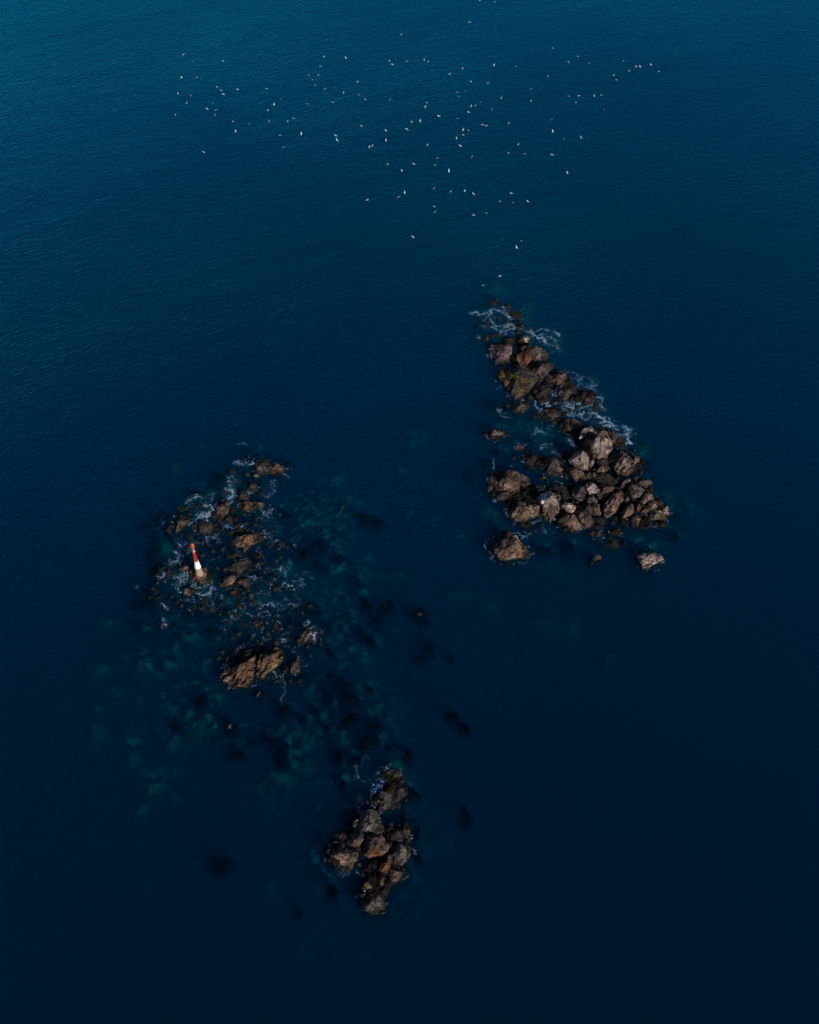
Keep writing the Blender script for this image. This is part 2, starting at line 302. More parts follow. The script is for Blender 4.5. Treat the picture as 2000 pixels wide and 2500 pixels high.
#  crop, height m, lift m, tone, label, outline
ROCKS = [
('A',.8,0,'mauve','tiny pinkish rock at the foam-ringed top end of the large boulder reef','530 420 560 385 605 395 600 430 575 460 545 450'),
('A',.7,-.1,'dark','flat black rock just below the tiny pinkish rock at the tip of the large reef','560 480 640 460 740 480 735 540 690 580 640 570 590 530'),
('A',.6,-.2,'dark','low black rock between two foam strands near the tip of the large reef','640 610 700 595 760 620 750 660 690 660'),
('A',.5,-.3,'dark','narrow black rock awash beside the teal foam pool of the large reef','760 660 830 645 885 675 840 695 780 690'),
('A',4.5,0,'mauve','rounded grey purple boulder, first big one behind the foam at the reef tip','350 880 370 835 430 825 520 825 590 860 625 930 610 1010 560 1060 530 1100 470 1085 420 1055 385 1010 355 950'),
('A',2.2,0,'dim','dark crag with pinkish top touching the foam above the rounded reef-tip boulders','640 790 700 760 760 740 820 790 865 830 800 850 740 870 690 870 650 840'),
('A',1.5,0,'dark','small black crag wedged behind the rounded grey purple boulder','500 790 590 770 670 850 640 890 570 850'),
('A',4.5,.5,'grey','smooth grey dome with olive edge, beside the teal foam pool','700 880 780 860 860 850 940 880 1000 925 1040 975 1045 1010 1000 1035 930 1040 880 1060 830 1010 760 950'),
('A',4,1.6,'rust','rust orange rock in the middle of the upper reef boulders','690 970 760 930 810 905 850 940 880 990 830 1060 780 1110 730 1080 680 1040'),
('A',3.2,.2,'dim','striped grey boulder directly below the smooth grey dome','930 1050 1000 1035 1070 1060 1110 1100 1090 1150 1050 1180 1030 1240 970 1300 920 1290 900 1200 910 1120'),
('A',5.5,.5,'dim','large square boulder with yellow green moss edges on the upper reef','465 1200 500 1150 560 1120 640 1090 720 1080 800 1120 880 1120 930 1160 920 1240 890 1300 830 1380 770 1440 710 1470 665 1495 620 1450 570 1380 520 1290 475 1240'),
('A',2.6,0,'dark','dark brown boulder just below the mossy square boulder','880 1350 950 1310 1040 1340 1085 1400 1080 1470 1030 1540 960 1560 910 1500 880 1430'),
('A',3,0,'brown','reddish brown boulder with pale rim above the foam at the reef waist','1050 1210 1120 1160 1200 1170 1270 1230 1330 1290 1325 1330 1270 1370 1190 1380 1120 1330 1070 1280'),
('A',2,0,'mauve','slanting purplish slab with a curled pale end at the reef waist','1190 1420 1260 1370 1340 1320 1375 1350 1360 1410 1300 1470 1240 1540 1190 1560 1150 1500'),
('A',1.8,0,'dim','craggy reddish rock surrounded by the brightest foam of the reef waist','1400 1430 1470 1370 1520 1380 1560 1450 1620 1520 1640 1600 1600 1660 1530 1610 1470 1550 1420 1490'),
('A',1.3,0,'olive','low olive grey crag under the point of the mossy square boulder','600 1640 660 1560 710 1525 780 1530 840 1580 790 1620 750 1670 690 1650'),
('A',1.6,0,'dim','low broken dark crag between blue foam and the teal lagoon','880 1670 960 1620 1060 1650 1200 1600 1260 1600 1250 1680 1180 1725 1100 1760 1000 1725'),
('B',1.8,0,'pale','lone pale craggy islet off the open side of the lagoon','305 480 350 440 430 425 500 425 560 445 600 485 560 500 480 495 430 530 350 530'),
('B',1.2,0,'mauve','small pinkish craggy rock at the edge of the lagoon','660 630 690 590 770 595 765 640 730 680 690 670'),
('B',1.5,0,'mauve','craggy purplish rock joined to the large dark lagoon boulder','750 760 790 710 870 700 940 720 930 790 900 850 850 860 790 820 755 820'),
('B',4,0,'dim','large dark boulder with brown lower end at the shore of the lagoon','935 800 980 740 1060 720 1150 760 1210 820 1255 880 1240 940 1190 985 1110 960 1030 920 960 860'),
('B',5,0,'brown','huge notched brown boulder at the lagoon corner of the large reef','370 1000 385 910 440 890 560 910 680 930 770 960 820 1000 820 1060 770 1090 750 1150 690 1190 600 1180 560 1130 470 1150 375 1145 355 1070'),
('B',2,0,'dim','dark foot rock tucked under the huge notched brown boulder','425 1170 480 1140 570 1140 615 1190 600 1240 520 1250 450 1255'),
('B',4.2,0,'warm','long warm brown whaleback boulder beside the white-topped boulder','545 1350 590 1300 700 1275 820 1290 900 1310 985 1350 990 1395 930 1410 860 1460 780 1515 690 1510 610 1450 565 1400'),
('B',6,.5,'warm','knobbly boulder capped with whitish lilac bird droppings','890 1240 940 1180 1010 1120 1100 1130 1190 1180 1205 1250 1190 1310 1160 1390 1110 1440 1070 1500 1000 1450 960 1410 990 1360 950 1300'),
('B',4,0,'brown','broad tilted brown slab at the bottom shore of the large reef','1150 1520 1180 1420 1260 1360 1330 1420 1400 1500 1465 1580 1430 1600 1340 1610 1240 1570'),
('C',3.6,.3,'brown','brown slab split off by a straight dark crack from the broad tilted slab','210 1380 300 1330 370 1380 440 1440 470 1480 410 1560 350 1560 270 1460'),
('B',2.5,1.8,'pale','small greyish block at the head of the straight dark crack','1200 1310 1250 1255 1320 1280 1365 1330 1360 1360 1310 1400 1260 1370'),
('B',6,2.2,'pale','pale grey pyramid boulder, the brightest faceted block of the reef','1290 760 1350 690 1420 650 1500 680 1530 710 1515 800 1510 900 1450 880 1380 830'),
('B',3.5,.8,'warm','egg shaped brown boulder just below the pale pyramid','1255 870 1320 840 1400 880 1470 950 1480 1010 1430 1040 1370 1030 1310 970 1270 910'),
('B',2.6,0,'brown','reddish flat rock between the blue foam and the pale-capped stone','1180 340 1260 310 1370 310 1460 320 1500 360 1430 420 1380 480 1330 490 1280 440 1220 380'),
('B',2.6,3.2,'pale','small pale capstone on the shoulder of the round reef boulder','1410 520 1440 450 1500 390 1550 370 1575 410 1540 460 1480 500 1430 530'),
('B',4.5,0,'warm','lone triangular boulder with bright brown lower face, off the lower corner of the reef','390 1690 440 1640 520 1600 560 1595 610 1640 655 1690 700 1720 760 1780 800 1800 830 1860 855 1920 820 1935 740 1920 660 1930 570 1955 490 1960 450 1900 410 1880 400 1780'),
('B',1.4,.3,'dark','dark sunken rock above the white-topped boulder beside faint foam','1080 1060 1160 1040 1250 1090 1300 1160 1290 1220 1230 1240 1190 1160 1110 1110'),
('B',1.4,.2,'dark','black low rock between the huge notched boulder and the white-topped boulder','830 1080 900 1060 1000 1090 1010 1130 940 1160 880 1200 820 1190 790 1140'),
('B',2,.6,'dark','dark wedge behind the pale pyramid boulder','1200 720 1260 640 1340 640 1360 690 1290 750'),
('B',.9,-.8,'grey','grey rock under shallow water below the whaleback boulder','800 1560 860 1540 960 1560 960 1620 880 1640 820 1610'),
('C',6.5,1.5,'warm','biggest round ball-like boulder at the crest of the reef','350 560 330 500 380 420 460 390 560 400 640 450 685 520 680 580 640 640 600 690 540 710 460 690 400 640'),
('C',3.4,2.6,'brown','curved slab wrapped around the back of the ball-like boulder','440 330 520 340 600 390 660 440 690 500 665 500 600 430 500 395 450 380'),
('C',2.6,0,'dim','long dark jagged ridge facing the foam behind the ball-like boulder','480 290 560 290 660 340 740 420 820 480 870 540 850 590 780 590 710 520 640 420 560 350'),
('C',5,1,'brown','banded brown boulder with curved ribs on the outer side of the reef','640 700 700 630 800 620 870 620 940 690 960 770 940 850 880 900 820 900 740 860 680 800'),
('C',3,0,'mauve','pinkish curved rim of rock outside the banded brown boulder','840 590 900 600 970 640 1020 720 1010 800 980 870 945 860 965 770 930 690 870 630'),
('C',1.8,2,'mauve','small pinkish block beside the point of the pale pyramid','400 720 440 700 470 720 460 770 410 815 395 790'),
('C',2.2,1.2,'brown','thin crescent shaped rock below the ball-like boulder','455 830 520 820 590 820 660 795 640 830 590 860 530 885 480 860'),
('C',1.8,1,'dark','black block in the hollow between the ball-like boulder and the crescent','490 740 560 690 640 700 640 790 560 820 490 820'),
('C',2.2,1,'dark','dark blocky rock in the middle of the reef below the crescent','455 900 540 880 640 900 720 950 720 1020 640 1030 560 1000 480 980'),
('C',2.2,2,'mauve','slim pinkish slab pointing to the banded boulder','780 1060 800 1000 850 960 910 940 920 970 870 1020 820 1065'),
('C',1.8,1,'dark','dark stone tucked beside the slim pinkish slab','720 960 780 930 850 935 800 995 780 1040 730 1030'),
('C',3,2.2,'pale','pale square block in the middle of the lower reef','345 1020 400 985 450 985 480 1040 530 1100 510 1125 440 1130 395 1140 360 1080'),
('C',3.4,1.6,'grey','grey boulder with a sharp sunlit ridge touching the pale square block','190 1130 230 1050 300 1020 345 1030 375 1090 380 1150 350 1190 300 1225 240 1200'),
('C',3,1.6,'brown','rounded brown boulder with pointed lit end next to the pale square block','490 1080 540 1030 620 1030 710 1045 700 1080 650 1130 610 1180 560 1220 510 1190'),
('C',3,2.2,'grey','small grey ridge stone above the smooth tan face','380 1170 440 1150 490 1200 500 1250 440 1260 370 1250'),
('C',3,1.4,'warm','triangular stone with a smooth tan face','385 1270 450 1250 520 1290 545 1390 530 1410 470 1360 420 1310'),
('C',2.6,1,'brown','long brown wedge parallel to the smooth tan face','290 1260 360 1255 420 1320 500 1390 480 1420 420 1390 340 1320'),
('C',5,1.2,'warm','long diagonal boulder standing like a loaf in the lower reef','590 1300 640 1220 690 1150 740 1090 800 1090 835 1130 830 1200 790 1250 750 1320 700 1380 610 1440 585 1400 590 1340'),
('C',2.4,1.6,'brown','thin slab leaning along the loaf-like diagonal boulder','570 1330 600 1260 650 1190 680 1190 640 1270 600 1330'),
('C',2,1.6,'mauve','small mauve stone between the loaf-like boulder and the pitted grey rock','830 1190 880 1180 900 1200 880 1230 840 1240'),
('C',3.2,1.6,'grey','pitted grey crag on the outer slope of the lower reef','860 1080 900 1040 960 1010 1030 1030 1080 1080 1070 1140 1000 1180 950 1190 900 1150'),
('C',2.2,.2,'grey','rough dark crag on the outer shoreline beside the pitted grey crag','950 940 1030 920 1100 960 1180 990 1170 1050 1190 1110 1120 1100 1060 1060 990 1010'),
('C',3,1,'warm','rounded two lobed boulder with a dark seam on the outer slope','1020 1240 1060 1190 1080 1130 1140 1110 1195 1160 1190 1220 1140 1255 1060 1265'),
('C',3.6,1,'warm','upright brown boulder next to a deep black gap in the lower reef','795 1400 820 1330 860 1270 900 1250 950 1280 955 1350 920 1400 860 1420 830 1450 800 1430'),
('C',3,.8,'brown','small curved stone across the deep black gap','985 1255 1015 1250 1040 1300 1030 1350 990 1360 985 1310'),
('C',2.8,.6,'warm','wavy edged ledge leading to the outer corner of the large reef','1050 1370 1090 1300 1160 1250 1230 1220 1290 1210 1310 1250 1270 1290 1220 1330 1160 1360 1090 1370'),
('C',2.4,0,'olive','wide barnacle speckled crag forming the outer corner of the large reef','1060 1400 1180 1370 1260 1310 1320 1250 1370 1300 1410 1340 1370 1420 1320 1490 1270 1540 1190 1540 1130 1500 1060 1460'),
('C',2.4,0,'warm','rough brown boulder at the bottom shore below the wavy ledge','920 1480 940 1400 1000 1380 1060 1400 1050 1450 1010 1500 1010 1540 950 1565 920 1540'),
('C',1.4,0,'brown','small flat stone under the upright brown boulder','830 1440 880 1450 900 1480 860 1480'),
('C',1.8,.2,'dark','dark stone below the smooth tan face by the shore','460 1450 500 1400 570 1430 600 1470 580 1520 500 1520'),
('C',.9,0,'dim','low dark shore rock at the foot of the dark stone','410 1540 480 1525 560 1540 560 1580 470 1580'),
('C',1.5,0,'rust','small orange brown rock just off the bottom shore of the large reef','670 1560 720 1560 790 1590 830 1630 800 1650 740 1650 740 1600 680 1590'),
('C',1,-.35,'dim','wide dark rock half awash off the bottom shore','570 1700 650 1660 760 1660 815 1700 800 1790 720 1830 640 1815 580 1790'),
('C',.9,-.1,'mauve','small pinkish rock next to the wide half awash rock','430 1620 500 1600 590 1640 600 1680 540 1690 460 1680'),
('C',3,0,'pale','lone pale wedge shaped islet below the outer corner of the large reef','975 1900 1000 1885 1020 1910 1050 1880 1110 1860 1200 1880 1260 1900 1310 1940 1320 1960 1230 2000 1150 2050 1110 2085 1060 2070 1030 2010 1000 1980'),
('C',.9,0,'olive','tiny rough islet between the reef and the triangular boulder','440 1960 460 1900 500 1880 550 1920 560 1950 490 1960 455 1980'),
('C',2,1.6,'dim','dark stone squeezed under the tip of the pale pyramid','360 860 400 850 430 930 400 950 350 930'),
('C',1.8,1.4,'dim','small dark stone beside the crescent shaped rock','430 850 490 890 480 930 440 940'),
# reef with the beacon
('D',3.2,0,'grey','upright egg shaped boulder, topmost of the beacon reef','1275 300 1290 240 1330 205 1370 230 1400 290 1400 360 1370 390 1310 380 1285 350'),
('D',2.4,0,'warm','lobed rock with orange foot beside the egg shaped boulder','1405 300 1440 265 1500 280 1540 310 1540 350 1500 380 1440 390 1400 370'),
('D',1.5,0,'dim','small rock with a pink spot in the foam below the egg shaped boulder','1190 460 1240 440 1290 490 1275 550 1230 560 1190 510'),
('D',.9,0,'olive','tiny olive rock at the foot of the egg shaped boulder','1250 380 1290 370 1310 400 1270 430'),
('D',1.8,0,'dark','dark crag next to the brightest foam of the beacon reef','1100 560 1130 520 1180 540 1200 620 1160 650 1110 620'),
('D',2,0,'warm','ochre brown rock with a dark fringe below the dark crag','1100 650 1150 640 1200 650 1260 680 1270 710 1210 745 1140 730 1110 700'),
('D',1.8,0,'grey','rounded grey stone attached to the ochre brown rock','1240 650 1300 640 1355 650 1350 700 1310 725 1270 700'),
('D',3,0,'brown','sharp kite shaped brown rock with a reddish top amid foam','905 650 960 610 1000 650 1035 700 1000 750 950 810 915 840 900 760'),
('D',1.6,0,'dim','dark triangular stone at the foot of the kite shaped rock','960 800 1020 760 1060 810 1040 845 980 850'),
('D',1.2,0,'dark','dark stone between the kite shaped rock and the foam','850 740 890 730 905 800 870 830 840 800'),
('D',2.2,0,'olive','olive grained rock with a trailing tail on the outer side of the beacon reef','510 800 560 775 600 770 645 820 620 860 570 890 530 940 500 970 520 880'),
('D',1.5,0,'grey','small oval rock with a white edge beside the olive grained rock','655 880 690 825 710 860 700 920 665 935'),
('D',2.6,0,'dim','rounded dark boulder speckled grey above the red lantern','720 900 760 840 820 825 860 870 855 940 830 970 770 950 730 930'),
('D',3,0,'warm','large bent tan boulder in the middle of the beacon reef','1010 1010 1060 990 1140 1000 1200 960 1280 920 1330 925 1345 990 1290 1030 1230 1060 1160 1130 1150 1090 1080 1070 1020 1040'),
('D',1.2,0,'dark','dark shelf behind the large bent tan boulder','1000 940 1080 910 1200 900 1260 915 1180 965 1050 975'),
('D',.9,0,'dim','thin low rock below the large bent tan boulder','990 1170 1040 1140 1140 1130 1130 1160 1050 1180 1000 1185'),
('D',2,0,'dim','long dark boulder with a lit end above the two tan blocks','960 1290 1040 1260 1120 1200 1190 1180 1220 1210 1210 1270 1160 1340 1120 1350 1060 1310 980 1310'),
('D',2.4,0,'warm','squarish tan block, closer to the beacon of the pair','915 1430 950 1380 1020 1350 1070 1340 1085 1390 1060 1440 1000 1460 930 1460'),
('D',2.2,0,'brown','squarish tan block with a hanging tail, farther from the beacon','1095 1420 1110 1370 1180 1365 1215 1400 1215 1470 1180 1490 1150 1440'),
('D',1.1,0,'brown','small brown stone just below the two tan blocks','1020 1520 1050 1485 1110 1490 1090 1530 1040 1550'),
('D',3.3,0,'warm','mottled brown rock carrying the red and white beacon','620 1350 620 1300 680 1270 780 1260 830 1310 850 1390 840 1430 780 1440 720 1410 660 1390'),
('D',1.4,0,'mauve','lumpy purplish rock joined to the foot of the beacon rock','530 1280 570 1230 640 1240 660 1290 620 1320 550 1320'),
('D',1.5,0,'grey','small squarish grey rock below the beacon','560 1500 590 1455 640 1460 675 1520 620 1555 570 1530'),
('D',.7,-.1,'grey','round grey rock awash out past the large bent tan boulder','1470 1050 1510 1010 1555 1040 1540 1090 1480 1090'),
('D',.7,0,'dim','thin foamy rock beside the long dark boulder','1260 1170 1300 1135 1350 1140 1300 1190'),
('D',.8,0,'olive','small flat olive stone beside the lit end of the long dark boulder','1255 1240 1290 1220 1345 1230 1320 1255 1270 1260'),
('D',.7,0,'olive','lone thin rock out in the speckled water past the two tan blocks','1430 1480 1480 1440 1515 1440 1500 1480 1440 1510'),
('D',.6,0,'mauve','tiny pinkish rock next to the red tower of the beacon','730 1160 770 1140 785 1170 750 1185'),
('D',.5,0,'olive','faint thin rock at the outer lower edge of the beacon reef','300 1575 340 1550 380 1530 350 1580'),
('D',.5,0,'grey','slim pale rock standing alone below the small squarish grey rock','400 1640 415 1650 432 1700 418 1705'),
('E',4.2,0,'warm','big craggy orange brown slab with parallel ribs, lower part of the beacon reef','540 1400 560 1330 620 1290 700 1290 760 1250 850 1200 930 1150 930 1200 890 1290 870 1340 840 1420 800 1480 740 1470 660 1485 600 1440'),
('E',1.8,0,'dark','dark shelf behind the ribbed orange brown slab','670 1230 760 1160 840 1100 920 1100 940 1150 860 1200 760 1250 690 1280'),
('E',4.5,0,'warm','ribbed brown slab across the cleft from the orange brown slab','900 1290 930 1180 1000 1110 1080 1090 1150 1130 1155 1190 1110 1250 1050 1300 990 1350 950 1400 900 1380 880 1350'),
('E',1.6,0,'dim','dark knob at the upper end of the ribbed brown slab','1040 1040 1090 1030 1110 1080 1060 1090'),
('E',.9,-.15,'grey','ghostly grey slanting rock awash above the ribbed slabs','820 860 850 790 890 780 930 830 965 920 920 930 860 890'),
('E',.6,-.1,'grey','thin upright grey rock awash beside the ghostly slanting rock','1050 930 1070 850 1095 850 1090 950 1060 960'),
('E',1,0,'grey','spiky grey rock with white wash, out beside the ribbed slabs','1270 1040 1330 970 1390 910 1420 960 1440 1020 1380 1060 1300 1070'),
('E',.5,0,'grey','tiny stone ringed by a curl of white foam','1450 1020 1460 955 1480 945 1478 1000 1460 1030'),
('E',1.5,0,'mauve','slim mauve rock with a white tip near the end of the ribbed slabs','1200 1290 1240 1220 1300 1180 1315 1230 1290 1340 1250 1370 1215 1350'),
('E',.5,0,'pale','tiny pale rock alone below the ribbed slabs','885 1580 900 1520 925 1510 915 1560'),
('E',.5,-.1,'grey','tiny hook shaped rock touching the lower tip of the ribbed brown slab','1060 1360 1085 1390 1075 1420 1050 1395'),
('E',.8,0,'dark','dark wet stone under the ghostly grey rock','900 1040 950 1030 960 1080 910 1090'),
('X',.6,0,'pale','tiny white ringed rock alone on the outer side of the beacon reef','392 1523 398 1514 404 1520 402 1530 394 1532'),
('G',.6,0,'pale','tiny bright pale rock in a dark underwater patch below the beacon reef','1225 960 1235 935 1250 915 1268 920 1255 962'),
('H',.7,0,'pale','tiny whitish rock tip in open water between the beacon reef and the large reef','1262 1030 1275 1005 1300 1010 1322 1032 1300 1052'),
# lower small reef
('F',1.1,0,'grey','low spiky rock awash at the top end of the lower small reef','880 270 950 215 1070 190 1110 230 1150 300 1140 350 1060 370 980 350 900 330'),
('F',2.2,0,'grey','grey grainy boulder below the white foam line of the lower small reef','740 560 770 490 850 465 940 480 1020 510 1080 610 1085 680 1000 690 900 690 820 660'),
('F',1.4,0,'dim','faint dark round rock beside the grey grainy boulder','1010 450 1080 410 1170 430 1210 480 1160 550 1090 590 1040 540'),
('F',4.2,1,'grey','tall rounded crown rock of the lower small reef','600 800 640 730 720 700 800 720 850 790 860 860 915 940 870 980 760 1000 640 980 560 940 530 900 560 840'),
('F',4,.3,'grey','grey shoulder rock with a lit tan foot under the crown rock','450 1110 480 1030 540 960 620 980 690 1060 690 1120 650 1210 580 1190 500 1150'),
('F',4.6,.6,'brown','central buttress with orange brown base in the lower small reef','690 1010 780 990 880 1000 930 1100 960 1150 930 1230 860 1270 760 1285 680 1260 650 1210 680 1120'),
('F',3.4,0,'warm','boulder with bright tan stripes, split from the lower reef by a black cleft','215 1170 240 1120 330 1100 400 1120 450 1180 520 1210 580 1250 560 1310 510 1380 470 1470 410 1490 340 1440 300 1390 260 1340 220 1230'),
('F',1.8,0,'olive','thin upright ridge on the outer side of the lower small reef','1150 960 1170 850 1195 835 1220 900 1235 980 1250 1050 1210 1110 1170 1060'),
('F',3.2,0,'grey','rough grey white speckled boulder on the outer side of the lower small reef','1010 1180 1090 1140 1200 1110 1245 1180 1230 1280 1170 1340 1150 1380 1060 1390 1010 1350 1000 1260'),
('F',2.6,.8,'rust','reddish rock with a yellow lichen tip in the lower small reef','850 1440 880 1380 950 1320 1000 1330 995 1400 960 1480 900 1485'),
('F',2.4,0,'brown','dark craggy rock with a brown rim at the lower outer side of the small reef','900 1560 960 1480 1030 1410 1120 1390 1175 1430 1150 1510 1100 1580 1030 1610 940 1610'),
('F',2.2,.3,'warm','narrow tan upright stone in the neck of the lower small reef','840 1540 900 1525 915 1620 905 1690 860 1660'),
('F',2,0,'olive','yellowish stone in the neck of the lower small reef','620 1680 660 1620 740 1610 800 1640 760 1690 690 1710'),
('F',2.6,0,'grey','grainy dark boulder, lowest emergent rock in the whole scene','660 1900 700 1790 780 1730 860 1710 900 1780 940 1870 900 1950 820 2000 750 1990 680 1970'),
('F',.9,0,'grey','small low rock beside the lowest grainy boulder','590 1740 650 1720 700 1760 660 1810 610 1780'),
('F',1,0,'dark','dark low rock in the pool under the central buttress','660 1400 740 1370 800 1400 790 1460 700 1470'),
('F',1.5,0,'dark','dark hollow rock between the crown rock and the thin upright ridge','940 960 1000 910 1060 940 1140 970 1150 1080 1080 1130 980 1090 940 1040'),
('F',2,.6,'dim','small dark stone between the buttress and the rough grey white boulder','930 1280 1000 1260 1030 1290 1000 1330 950 1320'),
('F',.7,0,'dark','dark foam touched rock beside the grey shoulder rock','310 1010 380 990 440 1000 430 1060 370 1080'),
('F',1,0,'dark','black rock above the narrow tan upright stone','710 1500 790 1480 840 1500 820 1560 760 1600 700 1570'),
]
# stains of lichen, weed and bird droppings, also painted shade and sunlit faces: crop, x, y, radius, tone
STAINS_AND_SHADE = [('B',1010,1210,95,'guano'),('B',1050,1160,80,'guano'),('B',1090,1190,70,'pale'),('B',1150,1250,80,'pale'),('B',1150,1210,45,'pale'),('B',1040,1290,50,'pale'),
 ('A',520,1200,75,'moss'),('A',740,1400,60,'moss'),('A',770,1300,50,'moss'),('A',640,1250,90,'moss'),('A',800,960,70,'rust'),('A',790,1060,60,'rust'),('A',720,1180,80,'dark'),
 ('A',1000,960,60,'olive'),('A',820,930,40,'rust'),('A',380,960,50,'pale'),('A',500,900,70,'dark'),('A',800,810,40,'pale'),
 ('B',1430,750,90,'pale'),('B',1540,400,50,'pale'),('B',560,1110,90,'warm'),('B',780,1040,60,'warm'),('B',430,950,60,'dark'),
 ('B',780,1400,110,'warm'),('B',1320,1530,90,'warm'),('B',1240,900,60,'warm'),('B',700,1880,130,'warm'),('B',500,1660,120,'dark'),('B',440,1790,95,'dark'),('B',600,1720,70,'dark'),('B',430,1800,30,'mauve'),('B',480,920,110,'dark'),('B',640,1290,90,'dark'),('E',640,1270,110,'dark'),('E',800,1180,90,'dark'),('E',980,1130,60,'dark'),('E',560,1400,60,'dim'),('D',1060,960,70,'dark'),('F',620,1000,80,'dark'),('C',420,420,60,'dark'),('B',1040,760,90,'dark'),
 ('C',550,550,110,'pale'),('C',830,780,80,'pale'),('C',440,450,50,'dark'),('C',1360,1350,50,'pale'),('C',1250,1950,80,'pale'),('C',960,750,40,'pale'),
 ('D',1200,690,60,'rust'),('D',1470,370,45,'rust'),('D',770,1400,45,'olive'),('D',700,1380,30,'rust'),('D',975,640,18,'mauve'),('D',590,1500,40,'pale'),
 ('E',890,1220,50,'rust'),('E',640,1350,25,'rust'),('E',720,1420,60,'warm'),('E',1060,1230,90,'ochre'),('E',760,1370,130,'ochre'),('E',860,1260,60,'ochre'),('D',1230,1000,90,'ochre'),('B',740,1880,90,'ochre'),('E',1290,1200,20,'guano'),('E',1400,960,22,'guano'),
 ('F',590,1140,80,'warm'),('F',810,1240,90,'rust'),('F',480,1260,80,'warm'),('F',420,1400,80,'warm'),('F',330,1150,80,'dark'),('F',900,1450,35,'moss'),
 ('F',1200,1200,60,'pale'),('F',680,1680,50,'moss'),('F',870,1590,40,'moss'),('G',1250,940,30,'guano'),('H',1290,1028,40,'guano'),('X',398,1523,6,'guano'),('F',700,850,80,'dim')]
ST = [(*px(c, x, y), r/CR[c][2], TONE[t]) for c, x, y, r, t in STAINS_AND_SHADE]

def ring(poly, n):
    """closed outline resampled to n points after one corner-cutting pass"""
    p = np.asarray(poly, float)
    q = np.roll(p, -1, 0)
    p = np.stack([p*.9+q*.1, p*.1+q*.9], 1).reshape(-1, 2)
    q = np.roll(p, -1, 0); seg = np.hypot(*(q-p).T); cum = np.concatenate([[0], np.cumsum(seg)])
    t = np.linspace(0, cum[-1], n, endpoint=False)
    idx = np.clip(np.searchsorted(cum, t, 'right')-1, 0, len(p)-1)
    f = ((t-cum[idx])/np.maximum(seg[idx], 1e-9))[:, None]
    return p[idx]*(1-f)+q[idx]*f, cum[-1]

